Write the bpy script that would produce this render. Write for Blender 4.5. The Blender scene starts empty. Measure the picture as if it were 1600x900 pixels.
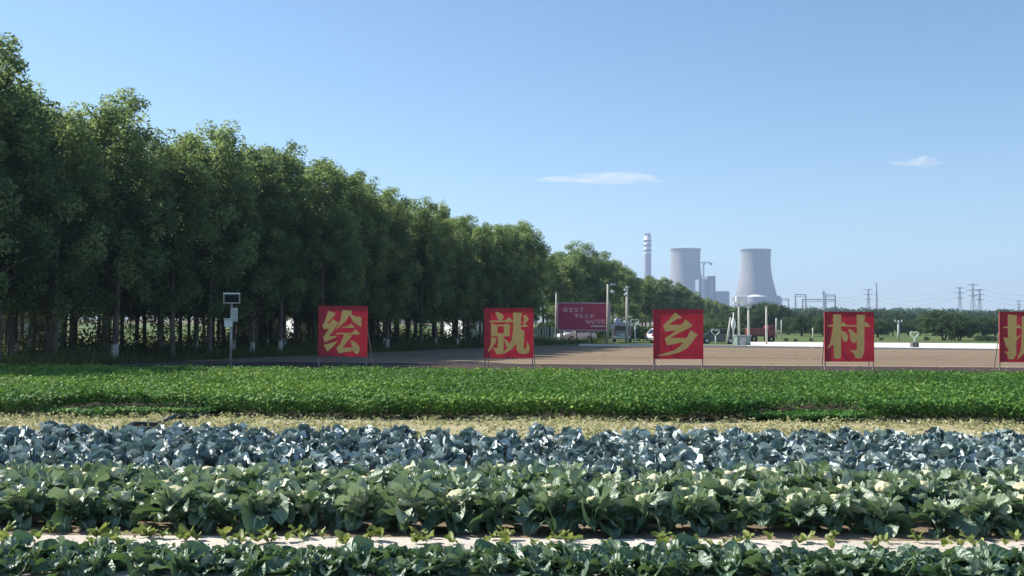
import bpy, bmesh, math, random
import numpy as np
from mathutils import Vector, Matrix, noise as mnoise
R = math.radians
rnd = random.Random(7)
nrs = np.random.RandomState(11)
scene = bpy.context.scene
COL = scene.collection

# ------------------------------------------------------------------ camera
F = 1600.0; CAMH = 2.0
PITCH = math.atan(52 / F); ROLL = R(0.40)
cam_d = bpy.data.cameras.new('camera'); cam_d.lens = 36.0; cam_d.sensor_width = 36.0
cam_d.clip_start = 0.1; cam_d.clip_end = 30000
cam = bpy.data.objects.new('camera', cam_d); COL.objects.link(cam)
M = Matrix.Translation((0, 0, CAMH)) @ Matrix.Rotation(R(90) + PITCH, 4, 'X') @ Matrix.Rotation(ROLL, 4, 'Z')
cam.matrix_world = M
scene.camera = cam
M3 = M.to_3x3()

def ray(px, py):
    return M3 @ Vector(((px - 800) / F, (450 - py) / F, -1.0))
def ground(px, py, z=0.0):
    r = ray(px, py); t = (z - CAMH) / r.z
    return Vector((r.x * t, r.y * t, z))
def HOR(px):
    return 502 + (px - 800) * math.tan(ROLL)
def at(px, d, z=0.0):
    r = ray(px, HOR(px)); t = d / r.y
    return Vector((r.x * t, d, z))
def hgt(px, py, d):
    """height above the ground of the pixel row py at distance d"""
    r = ray(px, py); return CAMH + r.z * d / r.y

# ------------------------------------------------------------------ materials
MATS = {}
def nodes(name):
    m = bpy.data.materials.new(name); m.use_nodes = True
    nt = m.node_tree; nt.nodes.clear()
    return m, nt
def N(nt, t, **kw):
    n = nt.nodes.new(t)
    for k, v in kw.items():
        if k in n.inputs: n.inputs[k].default_value = v
        else: setattr(n, k, v)
    return n
def L(nt, a, b): nt.links.new(a, b)
def ramp(nt, fac, stops):
    n = nt.nodes.new('ShaderNodeValToRGB')
    el = n.color_ramp.elements
    while len(el) < len(stops): el.new(0.5)
    for e, (p, c) in zip(el, stops):
        e.position = p; e.color = (*c, 1)
    L(nt, fac, n.inputs['Fac']); return n.outputs['Color']
def mixc(nt, fac, a, b, mode='MIX'):
    n = nt.nodes.new('ShaderNodeMix'); n.data_type = 'RGBA'; n.blend_type = mode
    for v, s in ((fac, n.inputs[0]), (a, n.inputs[6]), (b, n.inputs[7])):
        if hasattr(v, 'links'): L(nt, v, s)
        else: s.default_value = v if not isinstance(v, tuple) else ((*v, 1) if len(v) == 3 else v)
    return n.outputs[2]
def math_(nt, op, a, b=0.0, c=0.0):
    n = nt.nodes.new('ShaderNodeMath'); n.operation = op
    for i, v in enumerate((a, b, c)):
        if hasattr(v, 'links'): L(nt, v, n.inputs[i])
        else: n.inputs[i].default_value = v
    return n.outputs[0]
def finish(nt, m, surf):
    o = nt.nodes.new('ShaderNodeOutputMaterial'); L(nt, surf, o.inputs['Surface'])
    return m

def simple(name, c, rough=0.6, metal=0.0, var=0.15, scale=6.0, bump=0.0, coat=0.0):
    """a painted or plain surface with slight wear"""
    m, nt = nodes(name)
    tc = N(nt, 'ShaderNodeTexCoord')
    nz = N(nt, 'ShaderNodeTexNoise'); nz.inputs['Scale'].default_value = scale; nz.inputs['Detail'].default_value = 6
    L(nt, tc.outputs['Object'], nz.inputs['Vector'])
    lo = tuple(max(0, x * (1 - var)) for x in c); hi = tuple(min(1, x * (1 + var)) for x in c)
    b = N(nt, 'ShaderNodeBsdfPrincipled', Roughness=rough, Metallic=metal)
    L(nt, ramp(nt, nz.outputs['Fac'], [(0.3, lo), (0.7, hi)]), b.inputs['Base Color'])
    if coat: b.inputs['Coat Weight'].default_value = coat
    if bump:
        bp = N(nt, 'ShaderNodeBump', Strength=bump); L(nt, nz.outputs['Fac'], bp.inputs['Height']); L(nt, bp.outputs[0], b.inputs['Normal'])
    return finish(nt, m, b.outputs[0])

def foliage(name, stops, rough=0.45, trans=0.35, tcol=(0.25, 0.38, 0.05), spec=0.4, attr='tint', objvar=0.25, midrib=None, wax=None):
    m, nt = nodes(name)
    at_ = N(nt, 'ShaderNodeAttribute', attribute_name=attr)
    oi = N(nt, 'ShaderNodeObjectInfo')
    col = ramp(nt, at_.outputs['Fac'], stops)
    hv = N(nt, 'ShaderNodeHueSaturation')
    L(nt, math_(nt, 'MULTIPLY_ADD', oi.outputs['Random'], 2 * objvar, 1 - objvar), hv.inputs['Value'])
    L(nt, math_(nt, 'MULTIPLY_ADD', oi.outputs['Random'], -0.04, 0.52), hv.inputs['Hue'])
    L(nt, col, hv.inputs['Color'])
    col = hv.outputs['Color']
    rg = rough
    if midrib:
        uv = N(nt, 'ShaderNodeUVMap')
        sp = N(nt, 'ShaderNodeSeparateXYZ'); L(nt, uv.outputs[0], sp.inputs[0])
        av = math_(nt, 'ABSOLUTE', math_(nt, 'SUBTRACT', sp.outputs[1], 0.5))
        w = math_(nt, 'MULTIPLY_ADD', sp.outputs[0], -0.055, 0.068)
        rib = math_(nt, 'LESS_THAN', av, w)
        # side veins running off the midrib
        vv = math_(nt, 'SINE', math_(nt, 'MULTIPLY', math_(nt, 'SUBTRACT', sp.outputs[0], math_(nt, 'MULTIPLY', av, 0.75)), 42.0))
        vein = math_(nt, 'MULTIPLY', math_(nt, 'GREATER_THAN', vv, 0.86), 0.08)
        nz = N(nt, 'ShaderNodeTexNoise'); nz.inputs['Scale'].default_value = 16; nz.inputs['Detail'].default_value = 4
        tc = N(nt, 'ShaderNodeTexCoord'); L(nt, tc.outputs['Object'], nz.inputs['Vector'])
        col = mixc(nt, math_(nt, 'MULTIPLY', math_(nt, 'SUBTRACT', nz.outputs['Fac'], 0.35), 0.8), col, tuple(x * 0.55 for x in stops[0][1]))
        col = mixc(nt, math_(nt, 'MAXIMUM', rib, vein), col, midrib)
        bp = N(nt, 'ShaderNodeBump', Strength=0.55, Distance=0.025)
        L(nt, math_(nt, 'ADD', math_(nt, 'MULTIPLY', vv, 0.08), nz.outputs['Fac']), bp.inputs['Height'])
    b = N(nt, 'ShaderNodeBsdfPrincipled', Roughness=rg)
    b.inputs['Specular IOR Level'].default_value = spec
    L(nt, col, b.inputs['Base Color'])
    if wax:
        b.inputs['Sheen Weight'].default_value = wax; b.inputs['Sheen Roughness'].default_value = 0.4
        b.inputs['Sheen Tint'].default_value = (0.8, 0.9, 1, 1)
    if midrib:
        L(nt, bp.outputs[0], b.inputs['Normal'])
        b.inputs['Coat Weight'].default_value = .2; b.inputs['Coat Roughness'].default_value = .36; L(nt, bp.outputs[0], b.inputs['Coat Normal'])
    t = N(nt, 'ShaderNodeBsdfTranslucent'); L(nt, mixc(nt, 0.55, col, tcol), t.inputs['Color'])
    mx = N(nt, 'ShaderNodeMixShader', Fac=trans); L(nt, b.outputs[0], mx.inputs[1]); L(nt, t.outputs[0], mx.inputs[2])
    return finish(nt, m, mx.outputs[0])

def earth(name, stops, scale=0.6, fine=9.0, stripes=None, bump=0.6, rough=0.95, bdist=0.05):
    """bare earth or grass sheet: large patches, fine clods, furrows across the field"""
    m, nt = nodes(name)
    tc = N(nt, 'ShaderNodeTexCoord')
    big = N(nt, 'ShaderNodeTexNoise'); big.inputs['Scale'].default_value = scale; big.inputs['Detail'].default_value = 5
    sm = N(nt, 'ShaderNodeTexNoise'); sm.inputs['Scale'].default_value = fine; sm.inputs['Detail'].default_value = 8; sm.inputs['Roughness'].default_value = 0.7
    mp = N(nt, 'ShaderNodeMapping'); mp.inputs['Scale'].default_value = (0.25, 1.0, 1.0)
    L(nt, tc.outputs['Object'], mp.inputs['Vector']); L(nt, mp.outputs[0], big.inputs['Vector'])
    L(nt, tc.outputs['Object'], sm.inputs['Vector'])
    f = math_(nt, 'ADD', math_(nt, 'MULTIPLY', big.outputs['Fac'], 0.55), math_(nt, 'MULTIPLY', sm.outputs['Fac'], 0.45))
    if stripes:
        mp2 = N(nt, 'ShaderNodeMapping'); mp2.inputs['Scale'].default_value = (0.015, stripes, 1)
        L(nt, tc.outputs['Object'], mp2.inputs['Vector'])
        st = N(nt, 'ShaderNodeTexNoise'); st.inputs['Scale'].default_value = 1.0; st.inputs['Detail'].default_value = 4
        L(nt, mp2.outputs[0], st.inputs['Vector'])
        f = math_(nt, 'ADD', math_(nt, 'MULTIPLY', f, 0.6), math_(nt, 'MULTIPLY', st.outputs['Fac'], 0.4))
    b = N(nt, 'ShaderNodeBsdfPrincipled', Roughness=rough); b.inputs['Specular IOR Level'].default_value = 0.15
    L(nt, ramp(nt, f, stops), b.inputs['Base Color'])
    bp = N(nt, 'ShaderNodeBump', Strength=bump, Distance=bdist); L(nt, f, bp.inputs['Height']); L(nt, bp.outputs[0], b.inputs['Normal'])
    return finish(nt, m, b.outputs[0])

def bark(name):
    """brown bark, whitewashed below about 1.1 m"""
    m, nt = nodes(name)
    tc = N(nt, 'ShaderNodeTexCoord'); sp = N(nt, 'ShaderNodeSeparateXYZ'); L(nt, tc.outputs['Object'], sp.inputs[0])
    nz = N(nt, 'ShaderNodeTexNoise'); nz.inputs['Scale'].default_value = 7; nz.inputs['Detail'].default_value = 6
    mp = N(nt, 'ShaderNodeMapping'); mp.inputs['Scale'].default_value = (2, 2, 0.4); L(nt, tc.outputs['Object'], mp.inputs['Vector']); L(nt, mp.outputs[0], nz.inputs['Vector'])
    br = ramp(nt, nz.outputs['Fac'], [(0.3, (0.05, 0.038, 0.028)), (0.7, (0.17, 0.14, 0.11))])
    edge = math_(nt, 'LESS_THAN', math_(nt, 'ADD', sp.outputs[2], math_(nt, 'MULTIPLY', nz.outputs['Fac'], 0.5)), 0.95); edge = math_(nt, 'MULTIPLY', edge, math_(nt, 'LESS_THAN', N(nt, 'ShaderNodeObjectInfo').outputs['Random'], .45))
    wh = ramp(nt, nz.outputs['Fac'], [(0.3, (0.28, 0.26, 0.22)), (0.6, (0.66, 0.65, 0.6))])
    b = N(nt, 'ShaderNodeBsdfPrincipled', Roughness=0.9)
    L(nt, mixc(nt, edge, br, wh), b.inputs['Base Color'])
    bp = N(nt, 'ShaderNodeBump', Strength=0.6, Distance=0.03); L(nt, nz.outputs['Fac'], bp.inputs['Height']); L(nt, bp.outputs[0], b.inputs['Normal'])
    return finish(nt, m, b.outputs[0])

def brick(name, c1, c2):
    m, nt = nodes(name)
    tc = N(nt, 'ShaderNodeTexCoord'); bt = N(nt, 'ShaderNodeTexBrick')
    bt.inputs['Color1'].default_value = (*c1, 1); bt.inputs['Color2'].default_value = (*c2, 1); bt.inputs['Mortar'].default_value = (.4, .38, .35, 1)
    bt.inputs['Scale'].default_value = 4; L(nt, tc.outputs['Object'], bt.inputs['Vector'])
    b = N(nt, 'ShaderNodeBsdfPrincipled', Roughness=0.9); L(nt, bt.outputs['Color'], b.inputs['Base Color'])
    return finish(nt, m, b.outputs[0])

def concrete_tower(name, c):
    """weathered concrete with long vertical streaks and faint lift joints"""
    m, nt = nodes(name)
    tc = N(nt, 'ShaderNodeTexCoord')
    mp = N(nt, 'ShaderNodeMapping'); mp.inputs['Scale'].default_value = (0.12, 0.12, 0.012); L(nt, tc.outputs['Object'], mp.inputs['Vector'])
    nz = N(nt, 'ShaderNodeTexNoise'); nz.inputs['Scale'].default_value = 1.5; nz.inputs['Detail'].default_value = 6; L(nt, mp.outputs[0], nz.inputs['Vector'])
    b = N(nt, 'ShaderNodeBsdfPrincipled', Roughness=0.9)
    L(nt, ramp(nt, nz.outputs['Fac'], [(0.3, tuple(x * .86 for x in c)), (0.7, tuple(min(1, x * 1.1) for x in c))]), b.inputs['Base Color'])
    return finish(nt, m, b.outputs[0])

G = MATS
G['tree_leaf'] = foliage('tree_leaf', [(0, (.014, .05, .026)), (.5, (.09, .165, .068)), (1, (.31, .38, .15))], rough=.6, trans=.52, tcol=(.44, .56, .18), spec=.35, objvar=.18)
G['far_leaf'] = foliage('far_leaf', [(0, (.02, .045, .02)), (.5, (.045, .085, .03)), (1, (.08, .12, .04))], rough=.6, trans=.25, tcol=(.12, .22, .04), spec=.2)
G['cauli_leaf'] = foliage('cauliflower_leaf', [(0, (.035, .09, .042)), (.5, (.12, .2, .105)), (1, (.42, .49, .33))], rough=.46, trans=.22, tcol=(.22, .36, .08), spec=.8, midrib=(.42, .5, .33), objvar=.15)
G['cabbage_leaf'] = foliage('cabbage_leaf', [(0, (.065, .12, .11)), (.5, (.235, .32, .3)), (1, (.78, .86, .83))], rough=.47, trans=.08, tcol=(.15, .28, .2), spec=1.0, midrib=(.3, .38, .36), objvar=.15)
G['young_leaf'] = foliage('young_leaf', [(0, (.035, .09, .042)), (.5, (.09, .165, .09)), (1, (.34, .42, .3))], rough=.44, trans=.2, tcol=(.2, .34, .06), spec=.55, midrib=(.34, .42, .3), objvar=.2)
G['seedling_leaf'] = foliage('seedling_leaf', [(0, (.09, .15, .03)), (.5, (.2, .26, .06)), (1, (.38, .34, .12))], rough=.5, trans=.3, tcol=(.4, .5, .1))
G['bean_leaf'] = foliage('bean_leaf', [(0, (.035, .11, .022)), (.5, (.1, .22, .045)), (1, (.25, .35, .05))], rough=.6, trans=.22, tcol=(.2, .42, .04), spec=.15)
G['weed'] = foliage('weed', [(0, (.06, .1, .03)), (.35, (.24, .26, .1)), (.7, (.52, .48, .26)), (1, (.72, .66, .44))], rough=.7, trans=.3, tcol=(.4, .42, .15), spec=.2)
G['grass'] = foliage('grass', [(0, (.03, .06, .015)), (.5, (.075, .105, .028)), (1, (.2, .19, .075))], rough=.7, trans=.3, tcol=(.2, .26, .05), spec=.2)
G['curd'] = simple('cauliflower_curd', (.6, .56, .33), rough=.6, var=.2, scale=30, bump=.6)
G['cabbage_head'] = simple('cabbage_head_leaf', (.16, .26, .2), rough=.4, var=.3, scale=14)
G['stem'] = simple('pale_stem', (.3, .36, .2), rough=.6)
G['bark'] = bark('bark_whitewashed')
G['bark_plain'] = simple('bark_plain', (.09, .07, .055), rough=.9, var=.4, scale=5)
G['ground'] = earth('ground_soil', [(.25, (.1, .075, .05)), (.5, (.2, .155, .1)), (.75, (.34, .28, .19))], scale=.5)
G['soil'] = earth('bed_soil', [(.3, (.1, .07, .045)), (.5, (.25, .19, .13)), (.7, (.42, .34, .25))], scale=2, fine=30, bump=.9)
G['bean_soil'] = earth('canopy_shade_soil', [(.3, (.04, .03, .02)), (.5, (.075, .055, .038)), (.7, (.12, .09, .065))], scale=1.2, fine=20, bump=.8)  # bed soil coloured darker to paint in the shade under the bean canopy
G['strip'] = earth('dry_strip_soil', [(.3, (.24, .22, .1)), (.5, (.4, .35, .2)), (.7, (.54, .49, .33))], scale=.9, fine=22, bump=.7)
G['path'] = earth('furrow_soil', [(.3, (.36, .28, .2)), (.46, (.62, .55, .46)), (.62, (.78, .74, .66))], scale=1.6, fine=26, bump=.8)
G['plough'] = earth('ploughed_soil', [(.3, (.035, .024, .02)), (.5, (.06, .041, .036)), (.7, (.1, .072, .06))], scale=.35, fine=5, stripes=2.6, bump=1.0, bdist=.12)
G['pale_field'] = earth('harrowed_soil', [(.3, (.15, .105, .068)), (.5, (.225, .165, .108)), (.7, (.30, .23, .15))], scale=.15, fine=3, stripes=.5, bump=.8, bdist=.1)
G['track_pale'] = earth('dusty_track', [(.3, (.22, .17, .12)), (.5, (.33, .26, .19)), (.7, (.42, .35, .26))], scale=.3, fine=4)
G['pale_dark'] = earth('tyre_track', [(.3, (.1, .07, .05)), (.5, (.19, .14, .095)), (.7, (.27, .205, .14))], scale=.3, fine=4)
G['grassland'] = earth('grassland', [(.3, (.05, .085, .025)), (.5, (.1, .14, .04)), (.7, (.2, .21, .08))], scale=.12, fine=3, stripes=.3)
G['forest_floor'] = earth('grove_floor', [(.3, (.05, .05, .025)), (.5, (.1, .09, .045)), (.7, (.2, .17, .1))], scale=.4, fine=6)
G['track'] = earth('track_dirt', [(.3, (.12, .095, .07)), (.5, (.19, .155, .12)), (.7, (.27, .23, .18))], scale=.5, fine=8)
G['concrete'] = earth('concrete_paving', [(.3, (.6, .57, .5)), (.5, (.72, .69, .61)), (.7, (.8, .77, .69))], scale=.1, fine=2, bump=.15)
G['yard'] = earth('pale_yard', [(.3, (.5, .47, .42)), (.5, (.62, .6, .54)), (.7, (.72, .7, .64))], scale=.1, fine=2, bump=.15)
G['red'] = simple('red_banner', (.7, .022, .065), rough=.55, var=.12, scale=2.5)
def banner_mat(name, c):
    m, nt = nodes(name)
    tc = N(nt, 'ShaderNodeTexCoord'); nz = N(nt, 'ShaderNodeTexNoise'); nz.inputs['Scale'].default_value = 2.2; nz.inputs['Detail'].default_value = 7
    L(nt, tc.outputs['Object'], nz.inputs['Vector'])
    col = ramp(nt, nz.outputs['Fac'], [(.3, tuple(x * .82 for x in c)), (.7, tuple(min(1, x * 1.12 + .008) for x in c))])
    b = N(nt, 'ShaderNodeBsdfPrincipled', Roughness=.5); L(nt, col, b.inputs['Base Color'])
    t = N(nt, 'ShaderNodeBsdfTranslucent'); L(nt, col, t.inputs['Color'])
    mx = N(nt, 'ShaderNodeMixShader', Fac=.3); L(nt, b.outputs[0], mx.inputs[1]); L(nt, t.outputs[0], mx.inputs[2])
    return finish(nt, m, mx.outputs[0])
G['red'] = banner_mat('red_banner_cloth', (.5, .017, .038))
G['gold'] = simple('gold_print', (1.0, .58, .17), rough=.5, var=.1, scale=4)
G['galv'] = simple('galvanised_steel', (.42, .42, .42), rough=.5, metal=.5, var=.2, scale=9)
G['rust_steel'] = simple('weathered_steel', (.3, .24, .21), rough=.7, metal=.2, var=.35, scale=9)
G['white_paint'] = simple('white_paint', (.78, .79, .78), rough=.4, var=.08)
G['cream_pole'] = simple('concrete_pole', (.55, .54, .47), rough=.8, var=.12)
G['billred'] = simple('billboard_red', (.46, .04, .1), rough=.6, var=.18, scale=1.2)
G['billtext'] = simple('billboard_lettering', (.85, .6, .62), rough=.6, var=.1)
G['billframe'] = simple('billboard_frame', (.55, .38, .43), rough=.6, var=.15)
G['pv'] = simple('solar_cells', (.03, .035, .06), rough=.25, var=.3, scale=20)
G['carwhite'] = simple('car_paint_white', (.82, .83, .84), rough=.25, var=.03, coat=.6)
G['carblue'] = simple('car_paint_dark_blue', (.05, .075, .1), rough=.3, var=.05, coat=.6)
G['vangrey'] = simple('van_paint_grey', (.24, .26, .33), rough=.35, var=.08, coat=.4)
G['truckred'] = simple('truck_paint_red', (.22, .04, .045), rough=.5, var=.2)
G['carglass'] = simple('car_window_glass', (.012, .016, .02), rough=.08, var=.1)
G['tyre'] = simple('tyre_rubber', (.02, .02, .02), rough=.85)
G['rim'] = simple('wheel_rim', (.45, .45, .46), rough=.35, metal=.7)
G['lamp_lens'] = simple('lamp_lens', (.7, .72, .74), rough=.15)
G['tail_lens'] = simple('tail_lamp_lens', (.35, .02, .02), rough=.2)
G['chrome'] = simple('bumper_metal', (.62, .64, .66), rough=.35, metal=.4)
G['tower'] = concrete_tower('cooling_tower_concrete', (.25, .245, .24))
G['chimney_white'] = simple('chimney_white', (.62, .6, .58), rough=.8)
G['chimney_grey'] = simple('chimney_grey', (.3, .28, .31), rough=.8)
G['chimney_dark'] = simple('chimney_dark_ring', (.09, .08, .09), rough=.8)
G['plantwall'] = simple('plant_cladding', (.2, .23, .28), rough=.7, scale=.05)
G['plantwall_dark'] = simple('plant_cladding_dark', (.1, .12, .15), rough=.7, scale=.05)
G['plantwall_pale'] = simple('plant_cladding_pale', (.2, .21, .24), rough=.7, scale=.05)
G['lattice'] = simple('pylon_steel', (.3, .32, .36), rough=.6, metal=.2)
G['wire'] = simple('wire', (.08, .085, .1), rough=.6)
G['hose'] = simple('black_hose', (.012, .012, .012), rough=.45)
G['whitewall'] = simple('whitewashed_wall', (.76, .75, .72), rough=.9, var=.06, scale=1.5)
G['roof_pink'] = simple('pale_pink_roof', (.6, .45, .43), rough=.8, scale=1)
G['roof_white'] = simple('white_sheet_roof', (.8, .8, .78), rough=.5)
G['brickwall'] = brick('brown_brick', (.3, .17, .11), (.24, .13, .09))
G['green_metal'] = simple('pale_green_paint', (.5, .62, .5), rough=.5)
G['green_box'] = simple('grey_green_paint', (.2, .27, .25), rough=.6)
G['dark_box'] = simple('dark_metal_box', (.1, .09, .1), rough=.6)
G['postwhite'] = simple('fence_post', (.5, .5, .48), rough=.8)

# ------------------------------------------------------------------ mesh tools
class MB:
    """collects shapes; build() links them as one mesh object"""
    def __init__(s): s.v = []; s.f = []; s.uv = None
    def add(s, vs, fs):
        o = len(s.v); s.v += [tuple(p) for p in vs]; s.f += [tuple(i + o for i in f) for f in fs]; return s
    def box(s, c, d, bev=0.0, rz=0.0, taper=1.0):
        x, y, z = (q / 2 for q in d); ca, sa = math.cos(rz), math.sin(rz)
        if bev > 0:
            bm = bmesh.new(); bmesh.ops.create_cube(bm, size=1)
            for v in bm.verts: v.co = Vector((v.co.x * d[0], v.co.y * d[1], v.co.z * d[2]))
            bmesh.ops.bevel(bm, geom=bm.edges[:] , offset=bev, segments=2, affect='EDGES', profile=.6)
            vs = [v.co.copy() for v in bm.verts]; bm.verts.index_update()
            fs = [[v.index for v in f.verts] for f in bm.faces]; bm.free()
        else:
            vs = [Vector((a * x * (taper if cc > 0 else 1), b * y * (taper if cc > 0 else 1), cc * z)) for cc in (-1, 1) for b in (-1, 1) for a in (-1, 1)]
            fs = [(0, 2, 3, 1), (4, 5, 7, 6), (0, 1, 5, 4), (2, 6, 7, 3), (0, 4, 6, 2), (1, 3, 7, 5)]
        return s.add([(p.x * ca - p.y * sa + c[0], p.x * sa + p.y * ca + c[1], p.z + c[2]) for p in vs], fs)
    def tube(s, pts, rad, n=8, cap=True):
        pts = [Vector(p) for p in pts]
        rads = rad if isinstance(rad, (list, tuple)) else [rad] * len(pts)
        o = len(s.v); up = Vector((0, 0, 1)); prev = None
        for i, p in enumerate(pts):
            t = (pts[min(i + 1, len(pts) - 1)] - pts[max(i - 1, 0)]).normalized()
            a = prev if prev is not None else (up.cross(t) if abs(t.dot(up)) < .95 else Vector((1, 0, 0)))
            a = (a - t * a.dot(t)).normalized(); b = t.cross(a); prev = a
            for k in range(n):
                th = 2 * math.pi * k / n
                s.v.append(tuple(p + (a * math.cos(th) + b * math.sin(th)) * rads[i]))
        for i in range(len(pts) - 1):
            for k in range(n):
                k2 = (k + 1) % n
                s.f.append((o + i * n + k, o + i * n + k2, o + (i + 1) * n + k2, o + (i + 1) * n + k))
        if cap:
            s.f.append(tuple(o + k for k in reversed(range(n)))); e = o + (len(pts) - 1) * n
            s.f.append(tuple(e + k for k in range(n)))
        return s
    def lathe(s, prof, c=(0, 0, 0), n=32):
        o = len(s.v)
        for r, z in prof:
            for k in range(n):
                th = 2 * math.pi * k / n
                s.v.append((c[0] + r * math.cos(th), c[1] + r * math.sin(th), c[2] + z))
        for i in range(len(prof) - 1):
            for k in range(n):
                k2 = (k + 1) % n
                s.f.append((o + i * n + k, o + i * n + k2, o + (i + 1) * n + k2, o + (i + 1) * n + k))
        return s
    def prism(s, poly, y0, y1):
        """polygon in XZ extruded along Y"""
        o = len(s.v); n = len(poly)
        s.v += [(x, y0, z) for x, z in poly] + [(x, y1, z) for x, z in poly]
        s.f.append(tuple(o + i for i in range(n))); s.f.append(tuple(o + n + i for i in reversed(range(n))))
        for i in range(n):
            j = (i + 1) % n
            s.f.append((o + j, o + i, o + n + i, o + n + j))
        return s
    def build(s, name, mat, parent=None, smooth=False, loc=None):
        me = bpy.data.meshes.new(name); me.from_pydata(s.v, [], s.f); me.update()
        bm = bmesh.new(); bm.from_mesh(me); bmesh.ops.recalc_face_normals(bm, faces=bm.faces[:]); bm.to_mesh(me); bm.free()
        if smooth: me.shade_smooth()
        return link(name, me, mat, parent, loc)
def link(name, me, mat, parent=None, loc=None):
    o = bpy.data.objects.new(name, me); COL.objects.link(o)
    if mat is not None: me.materials.append(mat)
    if parent is not None: o.parent = parent
    if loc is not None: o.location = loc
    return o
def tag(o, label=None, cat=None, group=None, kind=None):
    if label: o['label'] = label
    if cat: o['category'] = cat
    if group: o['group'] = group
    if kind: o['kind'] = kind
    return o
def empty(name, loc=(0, 0, 0), rz=0.0):
    o = bpy.data.objects.new(name, None); COL.objects.link(o); o.location = loc; o.rotation_euler = (0, 0, rz)
    o.empty_display_size = .2; return o
def dup(root, loc, rz=0.0, sc=(1, 1, 1), kids=None):
    r = root.copy(); COL.objects.link(r); r.location = loc; r.rotation_euler = (0, 0, rz); r.scale = sc
    for ch in (kids if kids is not None else list(root.children)):
        c = ch.copy(); COL.objects.link(c); c.parent = r
        for g in list(ch.children):
            d = g.copy(); COL.objects.link(d); d.parent = c
    return r
def mesh_np(name, V, Fq, tint=None, uv=None):
    me = bpy.data.meshes.new(name)
    V = np.asarray(V, np.float32); Fq = np.asarray(Fq, np.int32)
    nv, nf, k = len(V), len(Fq), Fq.shape[1]
    me.vertices.add(nv); me.vertices.foreach_set('co', V.ravel())
    me.loops.add(nf * k); me.loops.foreach_set('vertex_index', Fq.ravel())
    me.polygons.add(nf); me.polygons.foreach_set('loop_start', np.arange(0, nf * k, k, dtype=np.int32))
    if tint is not None:
        a = me.attributes.new('tint', 'FLOAT', 'FACE'); a.data.foreach_set('value', np.asarray(tint, np.float32))
    if uv is not None:
        l = me.uv_layers.new(name='UVMap'); l.data.foreach_set('uv', np.asarray(uv, np.float32)[Fq.ravel()].ravel())
    me.update(calc_edges=True); me.validate()
    return me
def sheet(name, pts, z, mat):
    me = bpy.data.meshes.new(name); me.from_pydata([(x, y, z) for x, y in pts], [], [tuple(range(len(pts)))]); me.update()
    o = link(name, me, mat); o['kind'] = 'structure'; return o

def leaf_cloud(P, Nrm, size, aspect=.55, rs=nrs):
    """one folded rhombus (2 quads... as 4-gon pairs) per point"""
    n = len(P)
    t = rs.normal(size=(n, 3)); t -= (t * Nrm).sum(1)[:, None] * Nrm; t /= np.linalg.norm(t, axis=1)[:, None] + 1e-9
    b = np.cross(Nrm, t)
    s = np.asarray(size).reshape(-1, 1)
    tip = P + t * s * .5; root = P - t * s * .5
    mid = P + Nrm * s * .06
    l = P + b * s * .5 * aspect - Nrm * s * .06; r = P - b * s * .5 * aspect - Nrm * s * .06
    V = np.stack([root, l, tip, r], 1).reshape(-1, 3)
    Fq = np.arange(n * 4).reshape(n, 4)
    return V, Fq
def cropnoise(x, y, s, ph=0):
    return (np.sin(x * s + 1.3 * np.sin(y * s * .7 + ph)) + np.sin(y * s * 1.3 + 1.7 * np.sin(x * s * .6 + 2 + ph)) + np.sin((x + y) * s * .53 + ph * 2)) / 3
def unit(a): return a / (np.linalg.norm(a, axis=1)[:, None] + 1e-9)

# ------------------------------------------------------------------ world and sun
SUN_AZ = 68.0; SUN_EL = 38.0      # degrees left of the view direction, above the horizon
w = bpy.data.worlds.new('World'); scene.world = w; w.use_nodes = True
nt = w.node_tree; nt.nodes.clear()
sky = N(nt, 'ShaderNodeTexSky'); sky.sky_type = 'NISHITA'; sky.sun_disc = False
sky.sun_elevation = R(SUN_EL); sky.sun_rotation = R(-SUN_AZ); sky.altitude = 300
sky.air_density = 1.0; sky.dust_density = 0.25; sky.ozone_density = 3.0
bg = N(nt, 'ShaderNodeBackground', Strength=0.087); hs = N(nt, 'ShaderNodeHueSaturation', Saturation=1.02); L(nt, sky.outputs[0], hs.inputs['Color']); L(nt, mixc(nt, 1.0, hs.outputs[0], (.95, 1.02, 1.035, 1), 'MULTIPLY'), bg.inputs['Color'])
ow = N(nt, 'ShaderNodeOutputWorld'); L(nt, bg.outputs[0], ow.inputs['Surface'])
sd = bpy.data.lights.new('sun', 'SUN'); sd.energy = 5.0; sd.angle = R(.53); sd.color = (1, .95, .87)
so = bpy.data.objects.new('sun', sd); COL.objects.link(so)
sdir = Vector((-math.sin(R(SUN_AZ)) * math.cos(R(SUN_EL)), math.cos(R(SUN_AZ)) * math.cos(R(SUN_EL)), math.sin(R(SUN_EL))))
so.rotation_euler = sdir.to_track_quat('Z', 'Y').to_euler(); so.location = (-30, 20, 60)
scene.view_settings.view_transform = 'Standard'; scene.view_settings.look = 'None'
scene.view_settings.exposure = 0.8; scene.view_settings.gamma = 1; scene.view_settings.use_curve_mapping = False

# ------------------------------------------------------------------ setting: ground sheets
gr = sheet('ground', [(-5000, -60), (5000, -60), (5000, 6000), (-5000, 6000)], 0, G['ground'])
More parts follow.
